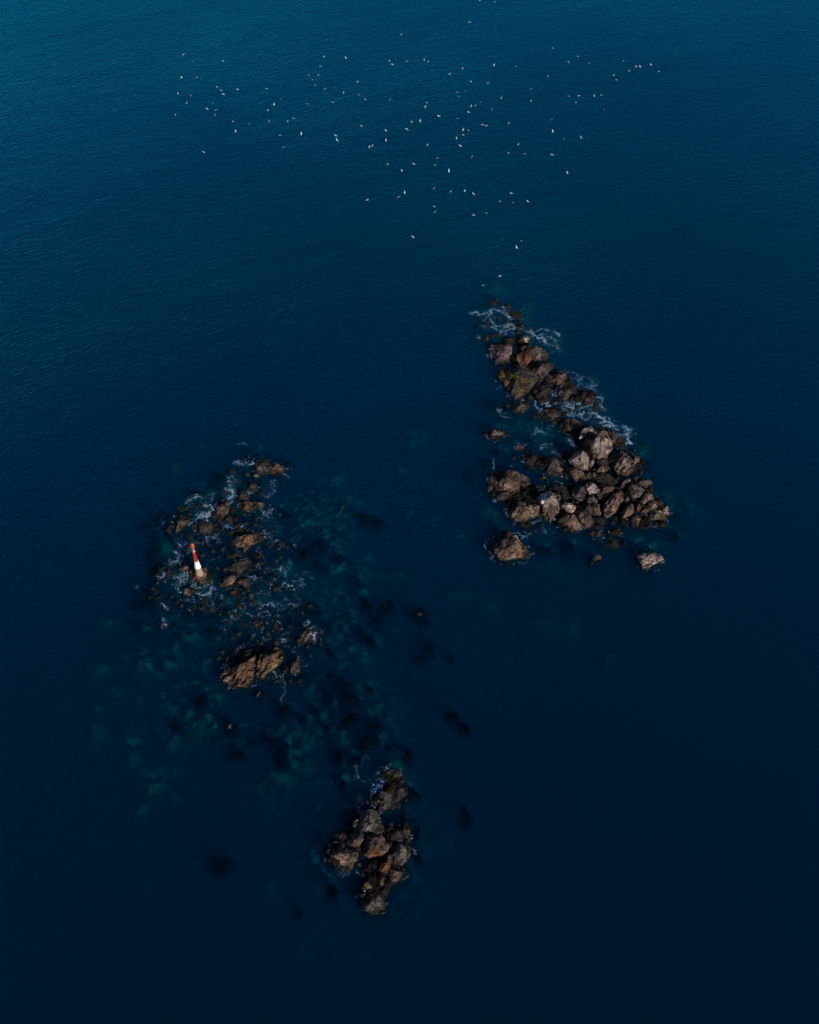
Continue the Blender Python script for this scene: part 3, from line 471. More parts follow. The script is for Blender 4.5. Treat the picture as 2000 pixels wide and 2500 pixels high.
ROCKINFO = []
def rock(crop, h, zb, tone, label, out, i):
    v = [float(a) for a in out.split()]
    pts = [px(crop, v[j], v[j+1]) for j in range(0, len(v), 2)]
    ys = [p[1] for p in pts]; y0, y1 = min(ys), max(ys)
    wp = []
    for x, y in pts:
        t = (y1-y)/(y1-y0)
        wp.append(P(x, y, zb + 0.36*h*t)[:2])
    wp = np.array(wp)
    if sum(wp[k][0]*wp[(k+1) % len(wp)][1]-wp[(k+1) % len(wp)][0]*wp[k][1] for k in range(len(wp))) < 0: wp = wp[::-1]
    _, per = ring(wp, 24)
    n = int(np.clip(per/0.30, 30, 150))
    b, per = ring(wp, n)
    c = b.mean(0); R = np.hypot(*(b-c).T).mean()
    sx = rnd.uniform(0, 900)
    jit = fbm(b[:, 0]*0.9+sx, b[:, 1]*0.9, 0, 3)
    b = c + (b-c)*((1.12 if crop == 'F' else 1.06)+jit*min(0.09, 0.30/R))[:, None]
    nr = int(np.clip(R/0.30, 7, 34))
    cuts = []
    nc = rnd.randint(6, 9); a0 = rnd.uniform(0, 6.28)
    for k in range(nc):
        a = a0 + 2*math.pi*(k+rnd.uniform(-.35, .35))/nc; sl = rnd.uniform(.25, 1.5)
        cuts.append((math.cos(a), math.sin(a), sl*h/R, h*(rnd.uniform(.62, .95)+.28*sl)))
    a = rnd.uniform(0, 6.28); cuts.append((math.cos(a), math.sin(a), rnd.uniform(.05, .45)*h/R, h*rnd.uniform(.85, 1)))
    kpow = rnd.uniform(4.0, 7.0)
    rings = []; ribs = 'rib' in label
    # skirt, from deep to the outline
    if zb < 0.9:
        sk = [(1.20, -4.6), (1.12, -2.0), (1.05, -0.7)]
        sk = [(s, z) for s, z in sk]
    else:
        sk = [(.50, zb-0.9*h), (.82, zb-0.55*h), (.96, zb-0.22*h)]
    for s, z in sk:
        q = c + (b-c)*(s if zb >= .9 else 1+(s-1)*min(1, 2.2/R+.25))
        rings.append(np.c_[q, np.full(n, z)])
    for k in range(nr):
        s = 1-(k/nr)**1.25 if k else 1.0
        q = c + (b-c)*s
        pz = 1.5*h*(1-s**kpow)**0.55
        z = np.full(n, pz)
        dx, dy = q[:, 0]-c[0], q[:, 1]-c[1]
        for ax, ay, sl, off in cuts:
            z = np.minimum(z, off - sl*(dx*ax+dy*ay))
        z = np.maximum(z, 0.12*pz)
        rings.append(np.c_[q, zb+z])
    top = rings[-1].mean(0)
    V = np.concatenate(rings+[top[None]])
    # weathering
    x, y, z = V.T
    amp = min(0.42, 0.07*R+0.07)
    fade = sstep(-3.5, -.2, z-zb)
    nz = fbm(x*0.42+sx, y*0.42, z*0.42, 4)
    rid = 1-np.abs(fbm(x*0.22+sx, y*0.22+4, z*0.3, 3))*2.2
    V[:, 2] += (nz*amp*1.1 - np.clip(rid, 0, 1)**4*amp*1.6)*fade
    if ribs:
        t = (-x*math.sin(.95)+y*math.cos(.95)) + fbm(x*.15, y*.15, 0, 2)*1.2
        lay = np.abs((t*0.42 + .3*vn(x*.1, y*.1, 3)) % 1.0 - .5)*2
        V[:, 2] += ((lay**.6)*.7-.35)*fade*(z > zb+.3)
    V[:, 0] += fbm(x*0.8, y*0.8+sx, z*0.8, 3)*amp*.45*fade
    V[:, 1] += fbm(x*0.8+31, y*0.8+sx, z*0.8, 3)*amp*.45*fade
    m = len(rings); Fc = []
    for r in range(m-1):
        for j in range(n):
            j2 = (j+1) % n
            Fc.append((r*n+j, r*n+j2, (r+1)*n+j2, (r+1)*n+j))
    for j in range(n): Fc.append(((m-1)*n+j, (m-1)*n+(j+1) % n, m*n))
    # colour of the stone, its stains and the painted sun and shade
    col = np.tile(np.array(TONE[tone]), (len(V), 1))*rnd.uniform(.85, 1.12)
    X, Y = vec_px(V[:, 0], V[:, 1], V[:, 2])
    for cx, cy, r, tc in ST:
        d = np.hypot(X-cx, Y-cy) + fbm(V[:, 0]*.5, V[:, 1]*.5, V[:, 2]*.5, 3)*r*.35
        f = (1-sstep(r*.6, r*1.15, d))[:, None]*(z > zb-.3)[:, None]
        col = col*(1-f)+np.array(tc)*f
    V[:, 0] -= c[0]; V[:, 1] -= c[1]
    big = R > 3.2
    o = mesh_obj('boulder' if big else 'rock', V, Fc, M_ROCK, colors=col)
    o.location = (c[0], c[1], 0)
    grp = {'A': 'boulders of the large reef', 'B': 'boulders of the large reef', 'C': 'boulders of the large reef',
           'F': 'rocks of the lower small reef'}.get(crop, 'rocks around the beacon')
    tag(o, label, 'boulder' if big else 'rock', grp)
    ROCKINFO.append((c[0], c[1], R, h, zb))
for i, (crop, h, zb, tone, label, out) in enumerate(ROCKS): rock(crop, h, zb, tone, label, out, i)
SPOTS = {}
ONES = 'zero one two three four five six seven eight nine ten eleven twelve thirteen fourteen fifteen sixteen seventeen eighteen nineteen'.split()
TENS = 'x x twenty thirty forty fifty sixty seventy eighty ninety'.split()
def word(n):
    n = int(round(n))
    return ONES[n] if n < 20 else TENS[n//10] + ('-'+ONES[n % 10] if n % 10 else '')
def spot(head, x, y):
    for pre in ('', 'next ', 'further '):
        for dx, dy in ((0, 0), (.5, 0), (-.5, 0), (0, .5), (0, -.5)):
            t = f'{head} {pre}at {word(x/20+dx)} percent across, {word(y/25+dy)} percent down the photo'
            if t not in SPOTS: SPOTS[t] = 1; return t
    raise ValueError(t)
SMALL = '''D 1150 250 40|D 1050 370 45|D 1200 390 30|D 980 560 34|D 1180 700 30|D 760 690 40|D 700 700 30|D 610 700 26|D 560 730 34|D 470 880 40|D 430 920 30|D 880 900 40|D 940 900 34|D 1100 870 46|D 1180 850 40|D 1260 860 36|D 1320 880 26
D 620 1100 50|D 700 1130 40|D 600 1180 46|D 860 1120 34|D 920 1180 36|D 900 1280 30|D 870 1340 24|D 1330 830 24|D 1060 800 24|D 1400 1080 34|D 1640 1060 26|D 1570 1080 24|D 1430 1230 26|D 480 1240 30|D 440 1320 34|D 400 1390 30
D 330 1500 36|D 260 1560 30|D 470 1560 24|D 520 1610 40|D 780 1600 30|D 760 1660 34|D 1220 1540 26|D 1240 1610 26|D 980 1560 20|D 640 1420 26|D 860 1500 24|E 470 690 30|E 700 790 36|E 640 860 24|E 780 880 34|E 840 1010 36|E 990 960 40|E 1010 1010 40
E 1180 1010 30|E 1200 900 30|E 1250 1100 26|E 1380 1090 26|E 1500 1060 20|E 620 1200 40|E 580 1260 36|E 1150 1330 26|E 1210 1420 24|E 1300 1420 30|E 1190 760 26|E 1290 740 34|E 1400 700 40|E 1330 770 26|E 760 1080 36|E 690 1130 34
D 640 980 34|D 560 960 26|D 760 1040 30|D 820 1060 24|D 900 1030 30|D 960 1100 30|D 700 1210 30|D 850 1440 26|D 900 1540 30|D 700 1500 30|D 760 1560 24|D 560 1640 30|D 680 1640 34|D 860 1680 28|D 1060 1550 24|D 1120 1640 30
D 1320 1380 30|D 1360 1300 26|D 1400 1420 26|D 1450 1330 22|D 1500 1180 26|D 1380 980 26|D 1440 920 24|D 1280 800 26|D 1160 760 26|D 1060 720 26|D 640 760 24|D 540 700 26|D 1110 460 30|D 1260 500 26|D 1330 560 30|D 430 1230 34|D 380 1290 26|D 330 1420 30|D 290 1480 24
E 560 680 34|E 620 760 30|E 760 720 30|E 900 720 30|E 980 790 26|E 1060 790 26|E 720 960 34|E 660 1010 30|E 1110 920 30|E 1230 820 28|E 1330 900 26|E 1460 880 24|E 1500 960 24|E 1100 1420 24|E 560 1140 30|E 520 1200 24|E 1400 1180 24
A 400 380 40|A 440 350 40|A 350 600 44|A 330 640 34|A 470 560 36|A 560 600 30|A 400 760 60|A 460 760 50|A 320 800 50|A 700 720 40|A 1050 1290 40|A 1130 1400 50|A 870 1330 36|A 830 1480 50|A 1090 1560 40|A 1340 1500 50|A 1390 1600 44|A 1300 1640 40|A 1500 1660 40|A 580 1580 36|A 540 1700 30
B 900 280 40|B 960 250 36|B 1080 250 50|B 1160 260 40|B 1240 250 40|B 1130 340 40|B 1230 440 36|B 1290 520 34|B 640 760 30|B 700 740 30|B 990 990 40|B 1040 1040 36|B 1170 1220 34|B 860 1140 30|B 700 1250 40|B 1540 950 30|B 1560 1640 30|B 1610 1600 24
C 700 370 40|C 740 500 40|C 800 560 36|C 960 600 30|C 1040 880 30|C 1010 960 24|C 1120 1170 26|C 1230 1180 26|C 930 1220 30|C 730 1440 40|C 680 1500 36|C 520 1640 30|C 640 1620 30|C 1350 1460 34|C 1400 1400 30|C 760 900 30|C 620 1010 36|C 250 1250 40|C 120 1170 40|C 180 1190 36
F 900 300 50|F 1120 300 44|F 820 400 40|F 920 420 36|F 1060 400 40|F 700 600 40|F 1100 640 36|F 1190 580 36|F 470 960 40|F 420 1040 36|F 560 1330 50|F 600 1390 40|F 720 1560 40|F 1190 780 26|F 1000 880 36|F 1100 900 30|F 1230 1060 30|F 1040 1620 26|F 560 1780 30|F 640 1860 34|F 700 1950 36|F 830 1320 34|F 980 1170 40'''
NBIG = len(ROCKINFO)
for ln in SMALL.replace('\n', '|').split('|'):
    c_, x_, y_, r_ = ln.split(); x_, y_, r_ = float(x_), float(y_), float(r_)
    npt = rnd.randint(5, 8); a0 = rnd.uniform(0, 6.28); el = rnd.uniform(.4, .85); r_ *= rnd.uniform(.7, 1.35); ro = rnd.uniform(0, 3.14); o_ = []
    for j in range(npt):
        a = a0+2*math.pi*j/npt; q = r_*rnd.uniform(.7, 1.25); ex, ey = q*math.cos(a), q*el*math.sin(a)
        o_ += [x_+ex*math.cos(ro)-ey*math.sin(ro), y_+ex*math.sin(ro)+ey*math.cos(ro)]
    X_, Y_ = px(c_, x_, y_)
    tn = rnd.choice(['dark', 'dark', 'dim', 'dim', 'grey', 'dark'])
    if c_ in 'DE' and tn != 'grey': tn = 'dark'
    if c_ in 'DE' and tn == 'grey' and r_ > 34: tn = 'dim'
    rock(c_, rnd.uniform(.5, 1.0)*(1 if c_ in 'DEF' else 1.3), rnd.choice([-.25, -.1, 0]), tn, spot('small dark reef stone', X_, Y_), ' '.join(f'{q:.0f}' for q in o_), 0)
RI = np.array(ROCKINFO[:NBIG])

# ------------------------------------------------------------------ reef shelves under the boulders
def reef(x0, y0, x1, y1, lev, step=0.5):
    a = P(x0, y1); b = P(x1, y0); c = P(x0, y0); d = P(x1, y1)
    X0, X1 = min(a[0], c[0]), max(b[0], d[0]); Y0, Y1 = a[1], b[1]
    nx, ny = int((X1-X0)/step), int((Y1-Y0)/step)
    gx, gy = np.meshgrid(np.linspace(X0, X1, nx), np.linspace(Y0, Y1, ny))
    wx = gx + fbm(gx*.12, gy*.12, 5, 3)*2.2; wy = gy + fbm(gx*.12+40, gy*.12, 9, 3)*2.2
    dens = np.zeros_like(gx); wz = np.zeros_like(gx); ws = np.full_like(gx, 1e-6)
    for cx, cy, R, h, zb in RI:
        if cx < X0-5 or cx > X1+5 or cy < Y0-5 or cy > Y1+5: continue
        d2 = ((wx-cx)**2+(wy-cy)**2)/(R*1.0+1.0)**2
        g = np.exp(-d2*.9); dens += g; wz += g*max(zb-1.2, lev if h > 1 else lev-.5); ws += g
    e = sstep(0.02, 0.75, dens)
    zz = -17.0*(1-e) + e*(wz/ws)
    crag = fbm(gx*.30, gy*.30, 2, 5, .55)
    zz += crag*(0.45+0.5*e) + (fbm(gx*1.1, gy*1.1, 2, 2))*.22
        # edge drops under the seabed
    ed = np.minimum.reduce([gx-X0, X1-gx, gy-Y0, Y1-gy]); zz = np.where(ed < 3, -15.9, zz)
    zz = np.maximum(zz, -15.9)
    V = np.c_[gx.ravel(), gy.ravel(), zz.ravel()]
    Fc = []
    keep = zz > -15.5
    for j in range(ny-1):
        for i in range(nx-1):
            if keep[j, i] or keep[j+1, i] or keep[j, i+1] or keep[j+1, i+1]:
                k = j*nx+i; Fc.append((k, k+1, k+nx+1, k+nx))
    o = mesh_obj('reef_shelf', V, Fc, M_REEF); tag(o, kind='structure')
reef(1090, 700, 1720, 1420, .15); reef(320, 1040, 880, 1760, -.35); reef(740, 1830, 1060, 2280, .3)

# ------------------------------------------------------------------ shoal: shallow broken ground round the reefs
def shoal(blobs, step=.8):
    cs = [(P(x, y, -4), rr) for x, y, rr in blobs]
    cs = [(c_[0], c_[1], rr*0.17) for c_, rr in cs]
    X0 = min(c_[0]-2*c_[2] for c_ in cs); X1 = max(c_[0]+2*c_[2] for c_ in cs)
    Y0 = min(c_[1]-2.3*c_[2] for c_ in cs); Y1 = max(c_[1]+2.3*c_[2] for c_ in cs)
    nx, ny = int((X1-X0)/step), int((Y1-Y0)/step)
    gx, gy = np.meshgrid(np.linspace(X0, X1, nx), np.linspace(Y0, Y1, ny))
    wx = gx + fbm(gx*.05, gy*.05, 5, 3)*7; wy = gy + fbm(gx*.05+40, gy*.05, 9, 3)*7
    d = np.zeros_like(gx)
    for cx, cy, rr in cs: d = np.maximum(d, np.exp(-((wx-cx)**2+((wy-cy)*.8)**2)/rr**2))
    n1 = fbm(gx*.11, gy*.13, 1, 4, .6); n2 = fbm(gx*.33, gy*.33, 4, 4, .6)
    z = -14.5 + 10.2*sstep(.05, .8, d) + n1*1.6 + n2*.7
    z = np.minimum(z, -1.6)
    keep = (z > -14) & (d > .06)
    col = np.zeros((gx.size, 3)); q = fbm(gx*.40+9, gy*.44, 7, 4, .6).ravel()+n2.ravel()*.25
    pale = sstep(.25, .5, q)[:, None]; dark = sstep(.05, .35, -q)[:, None]
    col[:] = (.05, .07, .07)
    col = col*(1-pale)+np.array((.12, .18, .19))*pale; col = col*(1-dark)+np.array((.004, .006, .007))*dark
    jj, ii = np.nonzero(keep[:-1, :-1] & keep[1:, 1:] & keep[1:, :-1] & keep[:-1, 1:]); k_ = jj*nx+ii
    Fc = np.stack([k_, k_+1, k_+nx+1, k_+nx], 1); used = np.unique(Fc); rm = np.full(gx.size, -1); rm[used] = np.arange(len(used))
    V = np.c_[gx.ravel(), gy.ravel(), z.ravel()][used]
    o = mesh_obj('shoal', V, rm[Fc].tolist(), M_MOUND, colors=col[used]); tag(o, kind='structure')
shoal([(560, 1420, 190), (760, 1300, 150), (840, 1480, 120), (830, 1740, 150), (690, 1820, 90), (400, 1530, 100), (480, 1720, 100), (520, 1240, 160), (1290, 1060, 130), (1380, 1230, 170), (1220, 800, 90), (880, 2020, 130), (1600, 1240, 90)])

# ------------------------------------------------------------------ rocks under the water
DARK = '''907 1272 30 14 0|786 1327 16 16 0|757 1327 14 10 0|777 1380 18 12 0|748 1487 30 20 0|705 1516 14 10 0|830 1359 12 8 0|870 1415 12 9 20
896 1478 14 16 0|942 1484 28 18 50|917 1516 16 10 0|902 1562 16 11 0|882 1545 8 14 0|800 1530 10 6 0|806 1590 8 11 20|1047 1583 14 24 -25|1022 1608 14 8 0
1024 1502 24 20 0|806 1646 10 12 0|838 1675 20 20 0|905 1683 8 6 0|800 1703 14 18 0|840 1699 18 28 10|868 1706 12 15 0|856 1754 28 19 0|909 1772 26 12 10
903 1797 20 17 0|887 1818 12 12 0|693 1734 14 18 0|687 1832 30 38 0|659 1806 20 8 0|768 1732 14 7 0|797 1778 9 6 0|825 1847 12 22 0|866 1856 14 15 0
997 1843 9 22 0|947 1826 6 5 0|837 1915 9 10 0|1110 1750 21 13 0|1131 1773 14 20 20|1138 1994 14 26 0|1006 1937 17 13 0|859 1978 16 14 0|809 2175 15 20 0
1021 2094 9 12 0|1017 2034 6 20 -15|739 1753 12 6 0|493 1709 9 23 -20|435 1772 17 10 0|336 1526 8 14 0|582 1842 26 8 15|617 1807 14 6 0|551 1755 6 14 0
562 1780 16 13 0|687 1860 18 14 0|537 2107 28 22 0|730 2225 8 8 0|398 1262 32 20 30|356 1282 18 8 0|374 1348 13 52 0|386 1390 26 28 30|356 1443 22 14 0|346 1473 30 14 0
530 1170 26 16 30|473 1205 28 12 20|700 1131 18 7 0|690 1256 22 12 0|600 1110 20 16 0|565 1150 26 10 0|1203 983 26 16 0|1235 1000 22 13 0|1190 1043 16 10 0|1295 1068 13 18 0
1212 1100 10 15 0|1187 1129 18 11 35|1151 1150 14 7 0|1151 1169 14 6 0|1256 1140 14 10 0|1387 1327 13 12 0|1331 1342 32 9 0|1646 1305 16 12 0|1642 1256 16 13 0
1390 1345 18 13 0|1577 1341 18 8 0|1583 1130 10 8 0|745 1350 34 16 0|600 1440 40 18 20|650 1400 30 16 0|540 1500 40 14 0|470 1490 30 14 0|700 1430 22 12 0|520 1540 22 12 0
610 1560 24 12 0|690 1580 18 14 0|1200 735 22 18 0|1170 800 14 22 0|740 1650 12 8 0|1100 1600 9 7 0'''
PALE = '''1023 1066 24 20 0 7|823 1171 16 20 0 5|788 1217 14 12 0 4.4|817 1249 20 12 0 4|979 1147 12 6 0 6.5|683 1235 13 9 30 4.4|792 1217 18 9 30 4.6|850 1217 10 7 20 5.4
830 1249 7 15 -25 2.6|777 1255 15 8 0 4.4|869 1270 11 5 0 3.6|920 1284 18 4 -10 3|826 1383 15 17 -40 3.4|714 1301 6 14 -35 3.4|798 1330 6 9 0 4|977 1400 12 6 15 5
818 1458 7 12 0 4.6|864 1470 11 9 -20 4.8|922 1449 6 9 0 5|902 1464 11 7 0 5|838 1496 19 5 0 5|824 1545 15 6 0 5|838 1565 24 9 0 6|856 1583 8 8 0 5|989 1583 12 12 0 7
964 1530 10 8 0 7|1006 1249 15 10 0 7|1059 1261 20 6 0 7|1128 1299 20 8 0 7.2|258 1517 19 14 0 5.4|342 1538 9 14 -20 5|316 1604 14 11 20 6|249 1630 28 11 25 5.6
507 1616 11 19 0 4.4|426 1616 9 8 0 5|385 1607 15 10 0 6.4|478 1761 23 26 0 g4.2|527 1767 6 13 -35 3.6|533 1717 7 11 0 5|548 1810 14 7 0 4|316 1804 20 26 0 6.6
238 1790 14 26 0 7.6|333 1862 15 26 15 6|377 1885 28 17 15 6|377 1920 28 13 25 5.6|423 1877 18 16 0 7|429 1943 14 14 20 7.2|348 1975 14 14 0 7.2|240 1732 11 10 0 7
342 1709 12 8 0 7.2|594 1772 14 8 0 6.4|489 1083 10 8 0 g5.6|427 1139 11 8 0 g6|410 1335 26 36 0 g3.8|688 1233 14 8 20 4|718 1254 12 8 0 4|713 1297 5 14 -20 3.8
637 1090 8 9 0 5|333 1437 13 6 0 3.4|1210 702 28 18 0 g3.4|1275 768 12 26 -25 g3|1166 835 10 13 0 g3.4|1141 894 15 8 0 6|1208 1248 25 26 0 g4.4|1266 1039 16 12 0 3.2
1322 1058 20 14 0 2.8|1126 1302 16 8 0 6|1237 1089 14 20 0 4|1347 1315 13 9 0 4.2|1569 1104 7 28 -25 g3|1652 1218 18 14 0 g5.6|1656 1303 10 10 0 g5|1551 1315 16 14 0 4
1592 1331 16 10 0 3.6|759 1712 16 10 0 g6|978 1840 17 9 0 5.4|969 1865 26 10 0 g4|840 1966 18 7 0 4.6|670 2166 15 20 0 8|1290 1190 18 10 0 3.4|1300 930 16 8 0 3
480 1560 16 10 0 6|600 1620 14 10 0 6|540 1660 12 10 0 5|460 1660 18 10 0 7.4|760 1400 16 12 0 5.6|900 1360 18 12 0 7|690 1350 14 9 0 4|620 1380 12 8 0 4|450 1540 12 9 0 4.8
350 1580 10 8 0 6|290 1690 16 10 0 7.6|880 1550 16 10 0 6.4|1340 1520 30 18 0 8.2|1400 1540 20 26 0 8.4|1490 1606 14 10 0 8.2|1120 1450 24 16 0 8.2|1200 1480 20 14 0 8.4'''
def sunk(cx, cy, rx, ry, rot, depth, mat, name, label, group):
    c = P(cx, cy, -depth)
    ppm = F*math.cos(math.atan((cy-H/2)/F))/math.dist(c, (0, 0, CAMH))
    dep = DEP + math.atan((cy-H/2)/F)
    n, nr = 26, 8; th = math.radians(rot)
    Rx, Ry = rx/ppm*1.12, ry/ppm/math.sin(dep)*1.12
    s0 = rnd.uniform(0, 900); V = []
    soft = name == 'submerged_boulder'
    drop = (sbz(c[1])+depth-.3) if soft else min(4.5, 11-depth)*-1
    for k in range(nr+1):
        s = (1-(k/nr)) if not soft else (1.04 if k == 0 else 1-(k-1)/(nr-1))
        for j in range(n):
            a = 2*math.pi*j/n
            ux, uy = math.cos(a)*s*Rx, math.sin(a)*s*Ry
            x = ux*math.cos(th)-uy*math.sin(th); y = ux*math.sin(th)+uy*math.cos(th)
            w = 1+0.38*float(vn(math.cos(a)*1.7+s0, math.sin(a)*1.7, 0))+0.20*float(vn(math.cos(a)*4+s0, math.sin(a)*4, 3))
            z = (-1.7*s*s if k else drop) if soft else drop*s**5
            V.append([x*w, y*w, z])
    V = np.array(V)
    if soft: V[:, :2] *= 1.35
    V[:, 2] += fbm(V[:, 0]*.4+s0, V[:, 1]*.4, 0, 4, .6)*(1.3 if soft else .7)
    Fc = [(r*n+j, r*n+(j+1) % n, (r+1)*n+(j+1) % n, (r+1)*n+j) for r in range(nr-1) for j in range(n)]
    Fc.append(tuple((nr-1)*n+j for j in range(n)))
    V = V[:nr*n]
    if soft:      # rim colour blends into the seabed tone, painting a soft fade with depth
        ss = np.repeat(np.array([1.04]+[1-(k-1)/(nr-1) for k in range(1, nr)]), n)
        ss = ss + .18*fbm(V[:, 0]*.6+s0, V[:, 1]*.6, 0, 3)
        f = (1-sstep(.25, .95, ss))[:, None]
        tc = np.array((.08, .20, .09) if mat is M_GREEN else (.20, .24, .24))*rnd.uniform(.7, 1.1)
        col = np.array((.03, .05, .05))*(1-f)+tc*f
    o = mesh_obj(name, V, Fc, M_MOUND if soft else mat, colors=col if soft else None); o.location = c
    tag(o, label, 'submerged rock', group)
for line in DARK.replace('\n', '|').split('|'):
    cx, cy, rx, ry, rot = map(float, line.split())
    sunk(cx, cy, rx, ry, rot, rnd.uniform(.3, .9), M_KELP, 'kelp_covered_rock',
         spot('dark kelp rock under water', cx, cy), 'dark kelp rocks under the water')
for line in PALE.replace('\n', '|').split('|'):
    a = line.split(); g = a[5][0] == 'g'; dp = float(a[5].lstrip('g'))
    cx, cy, rx, ry, rot = map(float, a[:5])
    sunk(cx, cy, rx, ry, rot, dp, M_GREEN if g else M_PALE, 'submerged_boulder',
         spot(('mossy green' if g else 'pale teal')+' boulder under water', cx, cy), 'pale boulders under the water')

# ------------------------------------------------------------------ foam
STR = '''A 2 140 510 200 465 240 520 270 520 340 495 350 520 400 460 440 475 500 490 560 530 595 565|A 2 510 440 540 490 560 440|A 3 350 515 375 500 400 470
A 2 375 550 410 600 430 640 395 660 440 680|A 2 430 640 500 630 580 630 640 660|A 2 490 740 520 700 580 685 650 680|A 1 530 700 550 740 500 765|A 1 600 710 650 740
A 2 690 690 740 690 800 720 840 735 900 715 960 685 1010 680 1050 700|A 3 840 735 870 780 920 800 975 790 1010 835 990 860|A 2 920 770 970 745 975 790|A 1 970 745 1040 720
A 1 1000 830 1060 800 1120 815|A 2 1150 720 1185 775|A 1 200 770 250 795|A 1 120 510 200 460|A 1 1340 1190 1390 1210 1460 1240 1540 1270 1570 1310 1590 1380 1620 1440 1600 1470
A 1 1390 1250 1400 1310|A 2 1390 1370 1470 1320|A 1 1030 790 1060 770|A 1 300 570 320 540|A 1 1120 880 1180 930 1140 900
C 2 120 0 200 80 180 160 260 180 330 130 300 190 370 240 440 200 430 160 330 120|C 3 440 170 530 170 600 220 640 250 660 290 590 300|C 2 700 330 740 370 770 370
C 1 720 240 790 260|C 2 810 430 860 390 900 430|C 3 860 530 920 540 890 470|C 2 830 320 930 370|C 2 500 40 560 60 600 100|C 2 130 470 160 530 210 545|C 1 150 480 180 470
C 2 540 190 610 230 650 240|C 2 30 100 100 60 180 90 220 40|C 2 150 120 180 200|C 1 560 0 590 60 560 110|C 1 280 90 350 60 400 100|C 1 850 380 920 450
B 2 460 200 490 190 480 230|B 2 490 260 540 280 590 290|B 2 890 110 920 180 970 190 1040 150 1090 130|B 2 1260 530 1290 570 1330 590 1310 520|B 1 970 640 1000 620 1060 600
B 1 1100 690 1180 710 1220 750|B 1 1050 410 1110 400|B 1 1130 1110 1250 1120|B 1 1150 1030 1200 1090|B 1 780 1670 860 1650|B 1 990 1600 1020 1630|B 1 660 640 690 600 770 600
B 1 690 600 740 640 720 660|B 1 760 210 700 215|B 1 385 910 360 1010 365 1140|B 1 545 1350 570 1420|B 1 380 880 410 790|B 1 930 400 940 440
D 2 630 650 700 600 740 600|D 2 830 640 850 590|D 3 755 660 800 690|D 3 990 500 1020 530 1050 580 1030 600|D 3 860 700 900 660 890 720|D 3 770 760 850 740 810 780 770 770|D 2 500 1040 540 1090
D 2 500 1130 540 1180 590 1190|D 2 500 1340 560 1400 560 1460|D 2 350 1370 390 1350 440 1290|D 2 1060 290 1130 260|D 2 700 1490 760 1470|D 2 780 1540 830 1490|D 1 990 430 1040 400 1090 440
D 2 680 820 730 790 720 760|D 2 640 880 690 830|D 2 1000 700 1040 670 1050 640|D 1 940 620 1010 640|D 1 1390 690 1380 680|D 2 1180 560 1240 580|D 1 920 860 980 860 1040 850
D 1 960 880 990 900|D 1 1430 480 1460 520 1440 560|D 1 1330 600 1400 590|D 1 1300 740 1360 780 1400 720|D 1 1230 1400 1250 1440|D 1 570 1040 610 1060|D 1 500 1200 560 1170
D 1 590 1440 560 1340 520 1330|D 1 500 1430 560 1440 600 1400|D 1 1310 560 1280 500|D 1 1100 90 1160 80 1180 110|D 1 1210 290 1230 270|D 1 1540 390 1600 410|D 1 770 1010 850 1000 890 980
E 1 1150 1000 1190 950|E 2 1140 1020 1170 1060|E 1 1180 1100 1270 1140|E 2 1360 870 1380 850 1400 890 1430 905|E 3 1450 1020 1455 960 1480 940 1470 1000 1460 1030|E 2 1400 910 1420 960 1380 970
E 1 830 1010 870 970|E 2 0 700 20 720 40 745|E 2 0 830 15 860 5 890|E 2 1055 1355 1080 1400 1060 1420|E 1 1145 1370 1145 1630|E 2 1290 1220 1305 1180|E 1 860 650 850 690|E 1 950 990 970 1020
F 1 590 160 610 230 600 280|F 1 640 320 700 330|F 3 790 430 870 430 930 440 1000 400 960 350 880 360|F 2 1000 400 960 460|F 1 550 620 610 640|F 2 570 730 620 690|F 2 860 720 900 700
F 1 780 280 870 230|F 1 1210 400 1240 420|F 2 910 260 960 230|F 2 1030 240 1080 210|F 1 320 1030 370 1010|F 1 570 1480 600 1440|F 1 1010 300 1050 280|F 1 820 350 900 350'''
